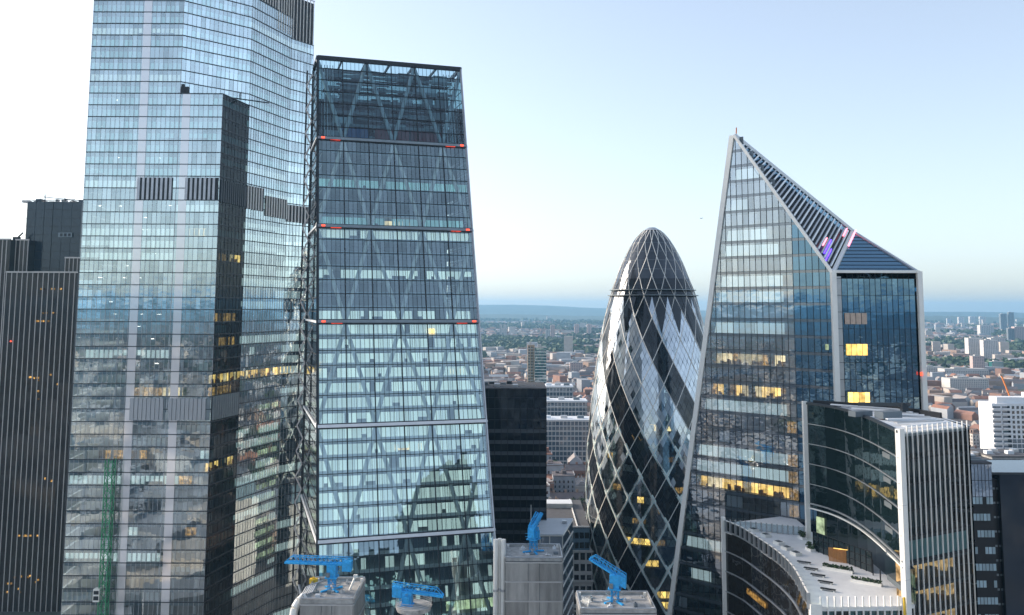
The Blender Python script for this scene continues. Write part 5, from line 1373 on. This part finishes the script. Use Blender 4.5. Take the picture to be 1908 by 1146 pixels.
# ================================================================== low buildings between the black tower and the bullet tower
def window_wall(t, F, L, H, z0, cols, rows, ww, wh, m='window_dark', n=.02, name='window', cap=None):
    du, dv = L / cols, H / rows
    for r in range(rows):
        for c in range(cols):
            mb = MB(); u, v = du * (c + .5), z0 + dv * (r + .5)
            mb.obox(F.p(u - ww / 2, v - wh / 2, n), F.U * ww, F.N * .04, F.W * wh, 0, rng.random()); mb.build(name, M[m], t)
def mid_buildings():
    # blue white glass block
    z = 64.5; a = atZ(1010, 998, z); b = atZ(1048, 998, z); c = atZ(1067, 968, z); y0, y1 = a.y, c.y
    t = thing('glass_block', 'pale blue glass block with white frames beside the grey box tower', 'office', ((a.x + c.x) / 2, y0 + 8, 0))
    mb = MB(); mb.obox((a.x - 4, y0, 0), (b.x - a.x + 4, 0, 0), (c.x - b.x, y1 - y0, 0), (0, 0, z)); mb.build('shaft', M['glass_blue'], t)
    mb = MB(); mb.obox((a.x - 4.1, y0 - .1, z), (b.x - a.x + 4.2, 0, 0), (c.x - b.x, y1 - y0, 0), (0, 0, .5)); mb.build('roof', M['roofwhite'], t)
    for k in range(9):
        zz = z - 4.2 * k; mb = MB(); mb.bar((b.x + .1, y0 - .1, zz), (c.x + .1, y1, zz), .3, .4); mb.build('storey_line', M['white_metal'], t)
        mb = MB(); mb.bar((a.x - 4, y0 - .12, zz), (b.x, y0 - .12, zz), .3, .35); mb.build('storey_line', M['white_metal'], t)
        mb = MB(); mb.face([(b.x + .05, y0, zz - 3.9), (c.x + .05, y1, zz - 3.9), (c.x + .05, y1, zz - 1.2), (b.x + .05, y0, zz - 1.2)]); mb.build('window_band', M['window_blue'], t)
    for f in (0, .3, .6, 1):
        mb = MB(); x = a.x - 4 + (b.x - a.x + 4) * f; mb.bar((x, y0 - .15, 0), (x, y0 - .15, z), .35); mb.build('post', M['white_metal'], t)
    q = atZ(1052, 978, z); mb = MB(); mb.box((q.x, q.y, z + .5), 1.6, 1.6, 1.0); mb.build('roof_plant', M['silver'], t)
    # stone building with dark roof
    z = 50.0; f0 = atZ(1060, 985, z); f1 = atZ(1096, 990, z); bk = atZ(1090, 932, z)
    x0, x1, y0, y1 = f0.x - 14, f1.x + 2, f0.y, bk.y
    t = thing('stone_office', 'pale stone office with arched cornice and dark roof beside the bullet tower foot', 'office', ((x0 + x1) / 2, (y0 + y1) / 2, 0))
    mb = MB(); mb.obox((x0, y0, 0), (x1 - x0, 0, 0), (0, y1 - y0, 0), (0, 0, z - 9)); mb.build('wall', M['stone'], t)
    mb = MB(); mb.obox((x0 + 1, y0 + 1, z - 9), (x1 - x0 - 2, 0, 0), (0, y1 - y0 - 2, 0), (0, 0, 9)); mb.build('attic', M['spandrel'], t)
    mb = MB(); mb.obox((x0 + .8, y0 + .8, z), (x1 - x0 - 1.6, 0, 0), (0, y1 - y0 - 1.6, 0), (0, 0, .3)); mb.build('roof', M['roofdark'], t)
    mb = MB(); mb.bar((x0 + 1, y0 + 1, z + .5), (x1 - 1, y0 + 1, z + .5), .4, .6); mb.build('roof_kerb', M['white_metal'], t)
    mb = MB(); mb.bar((x1 - 6, y0 + 1, z + .5), (x1 - 6, y1 - 1, z + .5), .4, .6); mb.build('roof_kerb', M['white_metal'], t)
    mb = MB(); mb.box((x0 + 12, y1 - 14, z + .3), 12, 9, 2.0); mb.build('roof_plant', M['roofwhite'], t)
    for zz in (z - 9, z - 21, z - 33):
        mb = MB(); mb.obox((x0 - .4, y0 - .6, zz - .5), (x1 - x0 + .8, 0, 0), (0, .6, 0), (0, 0, .8)); mb.build('cornice', M['stone'], t)
    F = Face((x0, y0, 0), (1, 0, 0), (0, 0, 1)); window_wall(t, F, x1 - x0, 40, 1, 9, 9, 1.9, 2.8)
    F = Face((x0 + 1, y0 + 1, 0), (1, 0, 0), (0, 0, 1)); window_wall(t, F, x1 - x0 - 2, 8, z - 9, 10, 2, 1.8, 2.4)
    KEEP.append(((x0 + x1) / 2, (y0 + y1) / 2, 34))
    # small corner house with dark mansard
    q = atZ(1086, 1078, 20); t = thing('corner_house', 'small white corner house with dark mansard roof at street level', 'house', (q.x, q.y, 0))
    mb = MB(); mb.box((q.x, q.y, 0), 7, 7, 16); mb.build('wall', M['stone'], t)
    mb = MB(); pr = [(q.x - 3.8, q.y - 3.8), (q.x + 3.8, q.y - 3.8), (q.x + 3.8, q.y + 3.8), (q.x - 3.8, q.y + 3.8)]
    b4 = [(*p, 16) for p in pr]; t4 = [(q.x + (p[0] - q.x) * .55, q.y + (p[1] - q.y) * .55, 20) for p in pr]
    for i in range(4): mb.face([b4[i], b4[(i + 1) % 4], t4[(i + 1) % 4], t4[i]])
    mb.face(t4); mb.build('roof', M['roofdark'], t)
    F = Face((q.x - 3.5, q.y - 3.5, 0), (1, 0, 0), (0, 0, 1)); window_wall(t, F, 7, 15, .5, 3, 4, 1.2, 2.2)
    # stepped white office slabs
    for k, (u0, u1, v, Y, dep, zb) in enumerate(((1012, 1068, 721, 930, 30, 0), (1000, 1094, 748, 870, 25, 0), (1000, 1104, 783, 810, 25, 0))):
        a, b = atY(u0, v, Y), atY(u1, v, Y); z = a.z
        t = thing('office_slab', ['rear', 'middle', 'front'][k] + ' of three stepped white framed office slabs beyond the black tower', 'office', ((a.x + b.x) / 2, Y + 10, 0), 'stepped office slabs')
        mb = MB(); mb.obox((a.x, Y, 0), (b.x - a.x, 0, 0), (0, dep, 0), (0, 0, z)); mb.build('shaft', M['window_blue'], t)
        mb = MB(); mb.obox((a.x - .4, Y - .6, z), (b.x - a.x + .8, 0, 0), (0, dep + .6, 0), (0, 0, .8)); mb.build('roof', M['roofwhite'], t)
        L = b.x - a.x
        for j in range(int(L / 3.4) + 1):
            mb = MB(); x = a.x + min(j * 3.4, L - .3); mb.bar((x, Y - .25, 0), (x, Y - .25, z), .5, .4); mb.build('mullion', M['far_white'], t)
        for j in range(int(z / 4.4)):
            mb = MB(); zz = z - .6 - 4.4 * j; mb.obox((a.x, Y - .5, zz - .45), (L, 0, 0), (0, .5, 0), (0, 0, .9)); mb.build('storey_band', M['far_white'] if j % 2 == 0 else M['silver'], t)
        for j in range(3):
            mb = MB(); mb.box((a.x + L * (.2 + .3 * j), Y + 10, z + .8), 6, 5, 2.4); mb.build('roof_plant', M[('roofwhite', 'silver', 'core')[j]], t)
        KEEP.append(((a.x + b.x) / 2, Y + 10, 30))
    KEEP.append((63, 400, 36)); KEEP.append((5, 345, 34))
M['window_blue'] = glass('blue grey glazing', (.1, .1, .1), .12, .01, body=(.06, .09, .12))
mid_buildings()

# ================================================================== dark blocks at the right edge
def right_blocks():
    Y = 232.0; a, b = atY(1808, 865, Y), atY(1847, 865, Y); z = a.z; W0 = b.x - a.x
    t = thing('striped_block', 'slim glass block with pale blue window rows right of the finned front', 'office', (a.x, Y, 0))
    mb = MB(); mb.obox((a.x, Y, 0), (W0, 0, 0), (0, 24, 0), (0, 0, z)); mb.build('shaft', M['frame_black'], t)
    F = Face((a.x, Y, 0), (1, 0, 0), (0, 0, 1)); n = 6; w = W0 / n
    for s in range(16):
        zt = z - s * 4.1
        if s < 2: tp, gm = 3.95, 'glass_blue'
        elif s < 11: tp, gm = 1.7, 'blind_window'
        else: tp, gm = 3.7, 'window_blue'
        for i in range(n):
            if s >= 2 and rng.random() < .12: continue
            mb = MB(); mb.obox(F.p(i * w + .08, zt - tp, .03), F.U * (w - .16), F.N * .05, F.W * tp, 0, rng.random()); mb.build('window', M[gm], t)
    mb = MB(); mb.obox((a.x - .1, Y - .1, z), (W0 + .2, 0, 0), (0, 24, 0), (0, 0, .5)); mb.build('roof', M['roofdark'], t)
    for k in range(8):
        mb = MB(); mb.bar((a.x, Y + 2 + k * 2.8, z + .8), (a.x + W0, Y + 2 + k * 2.8, z + .8), .3); mb.build('roof_rail', M['frame_grey'], t)
    Y2 = 234.0; c = atY(1847, 884, Y2); d = atY(1862, 884, Y2); z2 = c.z
    t = thing('dark_block', 'blank dark navy block cut by the right edge of the picture', 'office', (c.x + 10, Y2, 0))
    mb = MB(); mb.obox((d.x, Y2, 0), (34, 0, 0), (0, 22, 0), (0, 0, z2)); mb.build('shaft', M['glass_shaft'], t)
    mb = MB(); mb.obox((c.x + .2, Y2 + 1.2, 0), (d.x - c.x - .2, 0, 0), (0, 20, 0), (0, 0, z2 - 1.5)); mb.build('recess', M['frame_black'], t)
    for s in range(20):
        for i in range(2):
            mb = MB(); mb.obox((c.x + .5 + i * 1.2, Y2 + 1.1, z2 - 4 - s * 3.6), (.8, 0, 0), (0, .1, 0), (0, 0, .5)); mb.build('vent', M['frame_grey'], t)
    mb = MB(); mb.obox((c.x, Y2 - .1, z2), (40, 0, 0), (0, .5, 0), (0, 0, .5)); mb.build('parapet', M['frame_dark'], t)
    # white apartment block further back
    Y3 = 620.0; a = atY(1848, 752, Y3); z3 = a.z; L = 46
    t = thing('white_flats', 'white apartment block with balconies at the right edge', 'flats', (a.x + 20, Y3 + 10, 0))
    mb = MB(); mb.obox((a.x, Y3, 0), (L, 0, 0), (0, 18, 0), (0, 0, z3)); mb.build('wall', M['casing'], t)
    mb = MB(); mb.box((a.x + 16, Y3 + 8, z3), 22, 10, 4.0); mb.build('penthouse', M['casing'], t)
    mb = MB(); mb.box((a.x + 28, Y3 + 6, z3 + .2), 5, 5, 7); mb.build('roof_plant', M['roofwhite'], t)
    for r in range(18):
        zz = z3 - 3.6 - r * 3.3
        for i in range(14):
            if i < 3 or i > 10:
                if i % 2: continue
                mb = MB(); mb.obox((a.x + i * 3.2 + .4, Y3 - .05, zz), (5.4, 0, 0), (0, .05, 0), (0, 0, 1.8)); mb.build('window', M['window_blue'], t)
                mb = MB(); mb.obox((a.x + i * 3.2 + .2, Y3 - 1.3, zz - .4), (5.6, 0, 0), (0, 1.2, 0), (0, 0, .9)); mb.build('balcony', M['casing'], t)
            else:
                mb = MB(); big = 6 < r < 14
                mb.obox((a.x + i * 3.2 + (.2 if big else .8), Y3 - .05, zz), (2.8 if big else 1.7, 0, 0), (0, .05, 0), (0, 0, 2.7 if big else 2.0)); mb.build('window', M['window_dark' if not big else 'window_blue'], t)
    KEEP.append((a.x + 22, Y3 + 9, 30))
    # low white roofs before it
    for k, (u, v, w) in enumerate(((1860, 858, 24), (1895, 852, 20))):
        p = atY(u, v, 420); t = thing('flat_roof_block', ['left', 'right'][k] + ' low white roofed block below the white apartment block', 'building', (p.x, 430, 0), 'low white roofed blocks')
        mb = MB(); mb.box((p.x, 434, 0), w, 22, p.z - .6); mb.build('wall', M['concrete'], t)
        mb = MB(); mb.box((p.x, 434, p.z - .6), w + .6, 22.6, .6); mb.build('roof', M['roofdark'], t)
        for j in range(4):
            mb = MB(); mb.box((p.x - 8 + j * 5, 430 + (j % 2) * 5, p.z), 3, 3, 1.5); mb.build('roof_plant', M[('roofwhite', 'silver')[j % 2]], t)
        KEEP.append((p.x, 434, 18))
    # orange crane beyond
    p = atY(1882, 740, 900); q = atY(1866, 700, 900); base = Vector((p.x, 900, 0)); t = thing('tower_crane', 'orange tower crane with slanted jib among the distant houses', 'crane', base)
    mb = MB(); mb.bar((p.x, 900, 0), (p.x, 900, p.z), 1.2); mb.build('mast', M['orange'], t)
    mb = MB(); mb.bar((p.x, 900, p.z), (q.x, 900, q.z), 1.6, 1.0); mb.build('jib', M['orange'], t)
    mb = MB(); mb.box((q.x, 900, q.z), 4.5, 2, 2); mb.build('jib_head', M['tan'], t)
M['blind_window'] = mat('pale blue window blind', (.42, .55, .60), .3, 0, .1, .5, .25)
right_blocks()

# ================================================================== landmark blocks in the distance
def far_blocks():
    spots = [  # u0, u1, top v, Y, material, label
        (983, 996, 643, 1000, 'tan', 'slim tan residential tower beside the green glass tower'),
        (997, 1018, 648, 990, 'green', 'green glass tower in the middle distance beside the tan one'),
        (1016, 1025, 615, 3600, 'casing', 'left of two white tower blocks far beyond the green glass tower'),
        (1026, 1034, 606, 3700, 'brickpink', 'right, pinkish one of two tower blocks far beyond the green tower'),
        (931, 936, 605, 3900, 'casing', 'left pale tower block near the wedge tower edge in the distance'),
        (938, 944, 605, 3900, 'casing', 'right pale tower block near the wedge tower edge in the distance'),
        (925, 938, 619, 4000, 'core', 'blue grey slab block below the pale twin blocks'),
        (899, 917, 634, 3300, 'concrete', 'low grey slab block close to the wedge tower edge'),
        (1071, 1079, 604, 4300, 'brickpink', 'pinkish tower block far off left of the bullet tower'),
        (1094, 1102, 604, 4300, 'brickpink', 'brown tower block right beside the bullet tower in the distance'),
        (1804, 1832, 630, 2450, 'casing', 'tall left wing of the white estate on the right'),
        (1832, 1858, 634, 2400, 'casing', 'middle wing of the white estate on the right'),
        (1846, 1874, 630, 2700, 'casing', 'rear wing of the white estate on the right'),
        (1786, 1796, 591, 8200, 'casing', 'leftmost of three tiny white blocks on the far right skyline'),
        (1807, 1818, 590, 8200, 'casing', 'middle of three tiny white blocks on the far right skyline'),
        (1826, 1836, 590, 8200, 'casing', 'rightmost of three tiny white blocks on the far right skyline'),
        (1864, 1875, 585, 5600, 'core', 'left of two dark towers on the right skyline'),
        (1879, 1889, 582, 5600, 'core', 'right of two dark towers on the right skyline'),
        (1878, 1890, 612, 3600, 'core', 'grey tower block beside the pink banded flats'),
        (1890, 1912, 609, 3600, 'brickpink', 'pink and white flats at the right edge of the picture'),
        (1826, 1852, 606, 4600, 'casing', 'long pale slab block behind the white estate'),
        (1720, 1758, 684, 1900, 'casing', 'left end of the long white terrace on the right'),
        (1760, 1842, 688, 1850, 'casing', 'long white terrace on the right'),
        (1812, 1834, 664, 1900, 'brickpink', 'white and pink midrise above the long white terrace'),
        (1848, 1870, 674, 1950, 'green', 'low green glass office on the right'),
        (1770, 1842, 706, 1500, 'stone', 'long stone mansion block with dark roof on the right'),
        (1046, 1060, 660, 2250, 'stone', 'cream terrace end left of the bullet tower'),
        (1062, 1086, 676, 1900, 'brickpink', 'pink brick block with white end beside the bullet tower'),
    ]
    mats = {'tan': M['far_tan'], 'green': M['far_green'], 'casing': M['far_white'], 'brickpink': M['far_pink'], 'core': M['core'], 'concrete': M['concrete'], 'stone': M['stone']}
    for (u0, u1, v, Y, m, label) in spots:
        a, b = atY(u0, v, Y), atY(u1, v, Y); w = b.x - a.x; z = max(12, a.z); dep = min(max(12, w * .5), 30)
        t = thing('far_block', label, 'tower block' if z > 35 else 'building', ((a.x + b.x) / 2, Y + dep / 2, 0))
        rot = rng.uniform(-.12, .12) if w < 40 else 0
        mb = MB(); mb.box(((a.x + b.x) / 2, Y + dep / 2, 0), w, dep, z, 0); mb.build('wall', mats[m], t)
        mb = MB(); mb.box(((a.x + b.x) / 2, Y + dep / 2, z), w + .4, dep + .4, .8); mb.box((a.x + w * .4, Y + dep / 2, z + .8), w * .3, dep * .5, 2.6); mb.build('roof', M['roofgrey'], t)
        nr = int(z / 3.2); px_m = 1650 / Y; st = max(3.0, 1.6 / px_m * 2)
        mb = MB()
        for r in range(nr):
            for x in frange(1.0, w - 1.5, st):
                mb.obox((a.x + x, Y - .06, r * 3.2 + 1.0), (st * .55, 0, 0), (0, .06, 0), (0, 0, 1.6), 0, rng.random())
        mb.build('windows', M['window_blue'], t, 'stuff')
        if Y < 1200:
            for r in range(0, nr):
                mb = MB(); mb.obox((a.x - .1, Y - .3, r * 3.2 + .2), (w + .2, 0, 0), (0, .3, 0), (0, 0, .5)); mb.build('balcony_edge', M['white_metal'] if m == 'green' else M['stone'], t)
        KEEP.append(((a.x + b.x) / 2, Y + dep / 2, w * .55 + 4))
M['far_tan'] = mat('tan brick', (.42, .30, .20), .8); M['far_green'] = glass('green tower glass', (.1, .1, .1), .15, .01, body=(.03, .14, .13)); M['far_pink'] = mat('pale pink brick', (.50, .38, .35), .8)
far_blocks()

# ================================================================== town of houses
def make_house(kind, L, W, h, rh):
    parts = []
    mb = MB()
    if kind == 'gable':
        r = MB(); l, w = L / 2, W / 2
        gable(mb, (0, 0), L, W, h, rh, 0); 
        wall = MB(); roof = MB()
        for f, m in zip(mb.f, mb.m): (wall if m == 0 else roof).face([mb.v[i] for i in f])
        for k in range(3): wall.box((-l + L * (k + .5) / 3, 0, h + rh * .6), 1.6, .9, rh * .4 + 1.8)
        roof.bar((-l, 0, h + rh + .05), (l, 0, h + rh + .05), .4, .25)
    else:
        wall = MB(); roof = MB(); wall.box((0, 0, 0), L, W, h); roof.box((0, 0, h), L + .5, W + .5, .5)
        r2 = random.Random(int(L * 10 + W))
        for k in range(4): roof.box((r2.uniform(-.35, .35) * L, r2.uniform(-.3, .3) * W, h + .5), r2.uniform(2, 5), r2.uniform(2, 4), r2.uniform(1, 3))
        wall.bar((-L / 2, -W / 2, h + .8), (L / 2, -W / 2, h + .8), .3, .8)
    win = MB()
    rows = max(1, int(h / 3.3)); cols = max(2, int(L / 2.9)); cw = max(2, int(W / 3.2))
    for r in range(rows):
        z = 1.0 + r * 3.3
        for c in range(cols):
            x = -L / 2 + L * (c + .5) / cols
            for s in (-1, 1): win.obox((x - .6, s * (W / 2 + .03) - .03, z), (1.25, 0, 0), (0, .06, 0), (0, 0, 1.75))
        for c in range(cw):
            y = -W / 2 + W * (c + .5) / cw
            for s in (-1, 1): win.obox((s * (L / 2 + .03) - .03, y - .55, z), (.06, 0, 0), (0, 1.1, 0), (0, 0, 1.7))
    return (wall.mesh('wall', M['wall_obj']), roof.mesh('roof', M['roof_obj']), win.mesh('windows', M['window_dark']))
def town():
    r = random.Random(21)
    protos = {'gable': [make_house('gable', L, W, h, rh) for L, W, h, rh in ((22, 9, 8, 3.6), (28, 10, 10, 4), (15, 10, 9, 4), (34, 10, 11, 4.2), (18, 11, 12, 4.6))],
              'flat': [make_house('flat', L, W, h, 0) for L, W, h in ((20, 14, 15), (26, 15, 19), (17, 16, 22), (34, 13, 13), (22, 18, 17), (14, 13, 24))]}
    LB = {'gable': ('pitched roof terrace house in the town beyond the towers', 'house', 'pitched roof houses in the town'), 'flat': ('flat roofed block in the town beyond the towers', 'building', 'flat roofed blocks in the town')}
    NM = {'gable': 'town_house', 'flat': 'town_block'}
    cells = []
    for (a, b) in WEDGES:
        y = 470.0
        while y < 1900:
            step = 19 + y * .006; x = a * y
            while x < b * y:
                cells.append((x + r.uniform(-6, 6), y + r.uniform(-5, 5), step)); x += step * 1.15
            y += step * .92
    cells.sort(key=lambda c: c[0] ** 2 + c[1] ** 2)
    trees, n, rest = [], 0, []
    for (x, y, st) in cells:
        if not free(x, y, 10): continue
        park = math.sin(x * .011 + 1.3) * math.sin(y * .0067 + .4) + .4 * math.sin(x * .031 + y * .02)
        if park > .66 and y > 650:
            for k in range(3): trees.append((x + r.uniform(-13, 13), y + r.uniform(-13, 13)))
            continue
        if r.random() < .16: trees.append((x + 9, y - 8))
        kind = 'flat' if r.random() < (.34 if y < 800 else .14) else 'gable'
        rot = .35 * math.sin(x * .006 + y * .004) + (math.pi / 2 if r.random() < .35 else 0) + r.gauss(0, .06)
        if n < 290:
            me = r.choice(protos[kind]); lb = LB[kind]
            side = 'left of the bullet tower' if x / y < .3 else 'right of the pointed tower'
            t = thing(NM[kind], lb[0].replace('beyond the towers', side), lb[1], (x, y, 0), lb[2] + ' ' + side); t.rotation_euler.z = rot; sc = r.uniform(.85, 1.15); t.scale = (sc, sc, sc * r.uniform(.8, 1.2))
            for nm, mm in zip(('wall', 'roof', 'windows'), me):
                if nm == 'windows' and y > 1150: continue
                o = bpy.data.objects.new(nm, mm); COL.objects.link(o); o.parent = t
                if nm == 'windows': o['kind'] = 'stuff'
            n += 1
        else: rest.append((x, y, rot, kind))
    # everything further away: one mass of houses
    mb = MB()
    def small(x, y, rot, kind, s=1.0):
        rv, rr = r.random(), r.random()
        L, W = r.uniform(16, 38) * s, r.uniform(9, 13) * s
        if kind == 'gable': gable(mb, (x, y), L, W, r.uniform(7, 12), r.uniform(3, 4.5), rot, 0, 1, rv, rr)
        else: mb.box((x, y, 0), L, W * 1.3, r.uniform(10, 24), rot, 0, rv); mb.box((x, y, 0), 1, 1, 1, 0, 1, rr)
    for (x, y, rot, kind) in rest: small(x, y, rot, kind)
    leaf = MB()
    def blob(x, y, s):
        for k in range(9):
            d = Vector((r.gauss(0, 1), r.gauss(0, 1), r.gauss(0, .7))).normalized(); p = Vector((x, y, s * .75)) + Vector((d.x * s * .55, d.y * s * .55, d.z * s * .5)) * r.uniform(.5, 1)
            e = d.orthogonal().normalized(); e.rotate(Matrix.Rotation(r.uniform(0, 6), 3, d)); f = d.cross(e); q = s * r.uniform(.25, .42)
            leaf.face([p + e * q, p + f * q, p - e * q * .9, p - f * q * 1.1], 0, r.random())
    for (a, b) in WEDGES:
        y = 1900.0
        while y < 9200:
            step = 20 + (y - 1900) * .011; x = a * y
            while x < b * y:
                xx, yy = x + r.uniform(-.3, .3) * step, y + r.uniform(-.3, .3) * step; x += step * 1.15
                if not free(xx, yy, 6): continue
                park = math.sin(xx * .0031 + 2.0) * math.sin(yy * .0021 + 1.1) + .5 * math.sin(xx * .012 + yy * .009)
                if park > (.30 if xx / yy < .3 else .5):
                    for k in range(3): blob(xx + r.uniform(-.5, .5) * step, yy + r.uniform(-.5, .5) * step, r.uniform(10, 17) * (1 + y / 9000))
                else:
                    big = r.random() < .012
                    if big: mb.box((xx, yy, 0), r.uniform(18, 40), r.uniform(14, 22), r.uniform(28, 62), r.uniform(-.4, .4), 0, r.choice((.3, .65, .95, .7)))
                    else: small(xx, yy, r.uniform(-.6, .6) + (math.pi / 2 if r.random() < .3 else 0), 'gable' if r.random() < .8 else 'flat', 1.0 + y / 9000)
                    if r.random() < .22: blob(xx + step * .5, yy, r.uniform(9, 15))
            y += step * .9
    # the rest of the city all round, seen in the reflections
    for k in range(6200):
        d = 45 * (70 ** r.random()); an = r.uniform(0, 2 * math.pi); x, y = d * math.cos(an), d * math.sin(an)
        if in_view(x, y) and y > 450: continue
        if (-330 < x < 260 and 285 < y < 470) or (abs(x) < 16 and abs(y) < 40) or (40 < x < 162 and -52 < y < 3): continue
        if any((x - a) ** 2 + (y - b) ** 2 < c * c for a, b, c in ((-35, 262, 62), (5, 225, 34), (-40, 198, 26), (28, 190, 26), (-14, 190, 20), (80, 240, 60), (80, 195, 48), (150, 245, 50), (-62, 300, 40))): continue
        if not free(x, y, 16): continue
        if r.random() < .14: blob(x, y, r.uniform(9, 14)); continue
        s = 1.3 if d < 700 else 1.0
        if r.random() < .82: mb.box((x, y, 0), r.uniform(18, 40), r.uniform(15, 30), r.uniform(14, (28 if y > 0 else 38) if d < 900 else 24), r.uniform(-.5, .5), 0, r.choice((.3, .42, .45, .65, .9, .92, .95)))
        else: small(x, y, r.uniform(-1, 1), 'gable', s)
    o = mb.build('distant_town', [M['wall_far'], M['roof_far']], None, 'stuff'); tag(o, 'mass of distant houses spreading to the hazy horizon', 'town')
    o = leaf.build('distant_woods', M['leaf'], None, 'stuff'); tag(o, 'dark green masses of distant trees between the houses', 'woods')
    # individual trees
    def tree_mesh(seed):
        q = random.Random(seed); tr = MB(); cr = MB()
        tr.tube((0, 0, 0), (0, 0, 5), .45, .28, 7)
        for k in range(5):
            a = k * 1.26 + q.random(); tr.tube((0, 0, 3.5 + k * .3), (2.6 * math.cos(a), 2.6 * math.sin(a), 7.5 + q.random() * 2), .22, .07, 5)
        lobes = [(q.gauss(0, 2.1), q.gauss(0, 2.1), q.uniform(6, 12), q.uniform(1.6, 2.8)) for k in range(9)]
        for (lx, ly, lz, lr) in lobes:
            for k in range(46):
                d = Vector((q.gauss(0, 1), q.gauss(0, 1), q.gauss(0, 1))).normalized(); p = Vector((lx, ly, lz)) + d * lr * q.uniform(.55, 1.08)
                e = d.orthogonal().normalized(); e.rotate(Matrix.Rotation(q.uniform(0, 6), 3, d)); f = d.cross(e); s = q.uniform(.3, .75)
                cr.face([p + e * s, p + f * s, p - e * s, p - f * s], 0, q.random())
        return tr.mesh('trunk', M['bark']), cr.mesh('crown', M['leaf'])
    tm = [tree_mesh(s) for s in (1, 2, 3, 4)]
    trees.sort(key=lambda c: c[0] ** 2 + c[1] ** 2)
    for k, (x, y) in enumerate(trees[:240]):
        side = 'left of the bullet tower' if x / y < .3 else 'right of the pointed tower'
        t = thing('town_tree', 'broad green tree among the town houses ' + side, 'tree', (x, y, 0), 'trees among the town houses ' + side); s = r.uniform(.85, 1.5); t.scale = (s, s, s); t.rotation_euler.z = r.uniform(0, 6)
        a, b = r.choice(tm)
        for nm, mm in (('trunk', a), ('crown', b)): o = bpy.data.objects.new(nm, mm); COL.objects.link(o); o.parent = t
    leaf2 = MB()
town()

# ================================================================== unseen tower beside the camera, shaped for its dark reflection in the wedge glass
def reflection_tower():
    t = thing('reflected_tower', 'dark stepped tower seen only as a reflection low in the wedge tower glass', 'skyscraper', (100, -30, 0))
    x0, x1, y0, y1 = 46.0, 155.0, -44.0, -5.0
    top = [(46, 168), (60, 173), (80, 177), (100, 180), (117.5, 181), (118, 224), (126, 229), (136, 236), (146, 243), (155, 248)]; n = len(top) - 1
    mb = MB()
    for i in range(n):
        (a, za), (b, zb) = top[i], top[i + 1]
        mb.face([(b, y1, 0), (a, y1, 0), (a, y1, za), (b, y1, zb)]); mb.face([(a, y1, za), (a, y0, za - 6), (b, y0, zb - 6), (b, y1, zb)]); mb.face([(a, y0, 0), (b, y0, 0), (b, y0, zb - 6), (a, y0, za - 6)])
    mb.face([(x0, y1, 0), (x0, y0, 0), (x0, y0, top[0][1] - 6), (x0, y1, top[0][1])]); mb.face([(x1, y0, 0), (x1, y1, 0), (x1, y1, top[-1][1]), (x1, y0, top[-1][1] - 6)])
    mb.build('shell', M['glass_black'], t)
    mb = MB()
    for k in range(41):
        z = 4 * k + 2
        for i in range(20):
            if rng.random() < .45: mb.obox((x0 + 2 + i * 5.2, y1 + .05, z), (rng.uniform(1.5, 4.2), 0, 0), (0, .1, 0), (0, 0, 1.8), 0, rng.random())
    mb.build('windows', M['blind_teal'], t, 'stuff')
reflection_tower()

# ================================================================== bird, haze
def last():
    p = atY(1307, 407, 260); mb = MB()
    mb.tube(p + Vector((-.35, 0, 0)), p + Vector((.35, 0, .05)), .1, .05, 6); mb.face([p, p + Vector((.15, .1, 0)), p + Vector((-.5, .5, .28)), p + Vector((-.25, .1, .05))]); mb.face([p, p + Vector((.15, -.1, 0)), p + Vector((.3, -.7, .2)), p + Vector((-.1, -.1, .05))])
    tag(mb.build('bird', M['frame_black']), 'tiny dark bird in the sky left of the pointed tower', 'bird')
    mb = MB(); mb.obox((-21500, -21500, -3), (43000, 0, 0), (0, 43000, 0), (0, 0, 303))
    m, nt, out = new_mat('haze'); v = nt.nodes.new('ShaderNodeVolumePrincipled'); v.inputs['Color'].default_value = (.36, .69, 1, 1); v.inputs['Density'].default_value = HAZE; v.inputs['Anisotropy'].default_value = .2
    nt.links.new(v.outputs[0], out.inputs['Volume'])
    if HAZE > 0: mb.build('haze', m, kind='stuff')
HAZE = 0.000068
last()
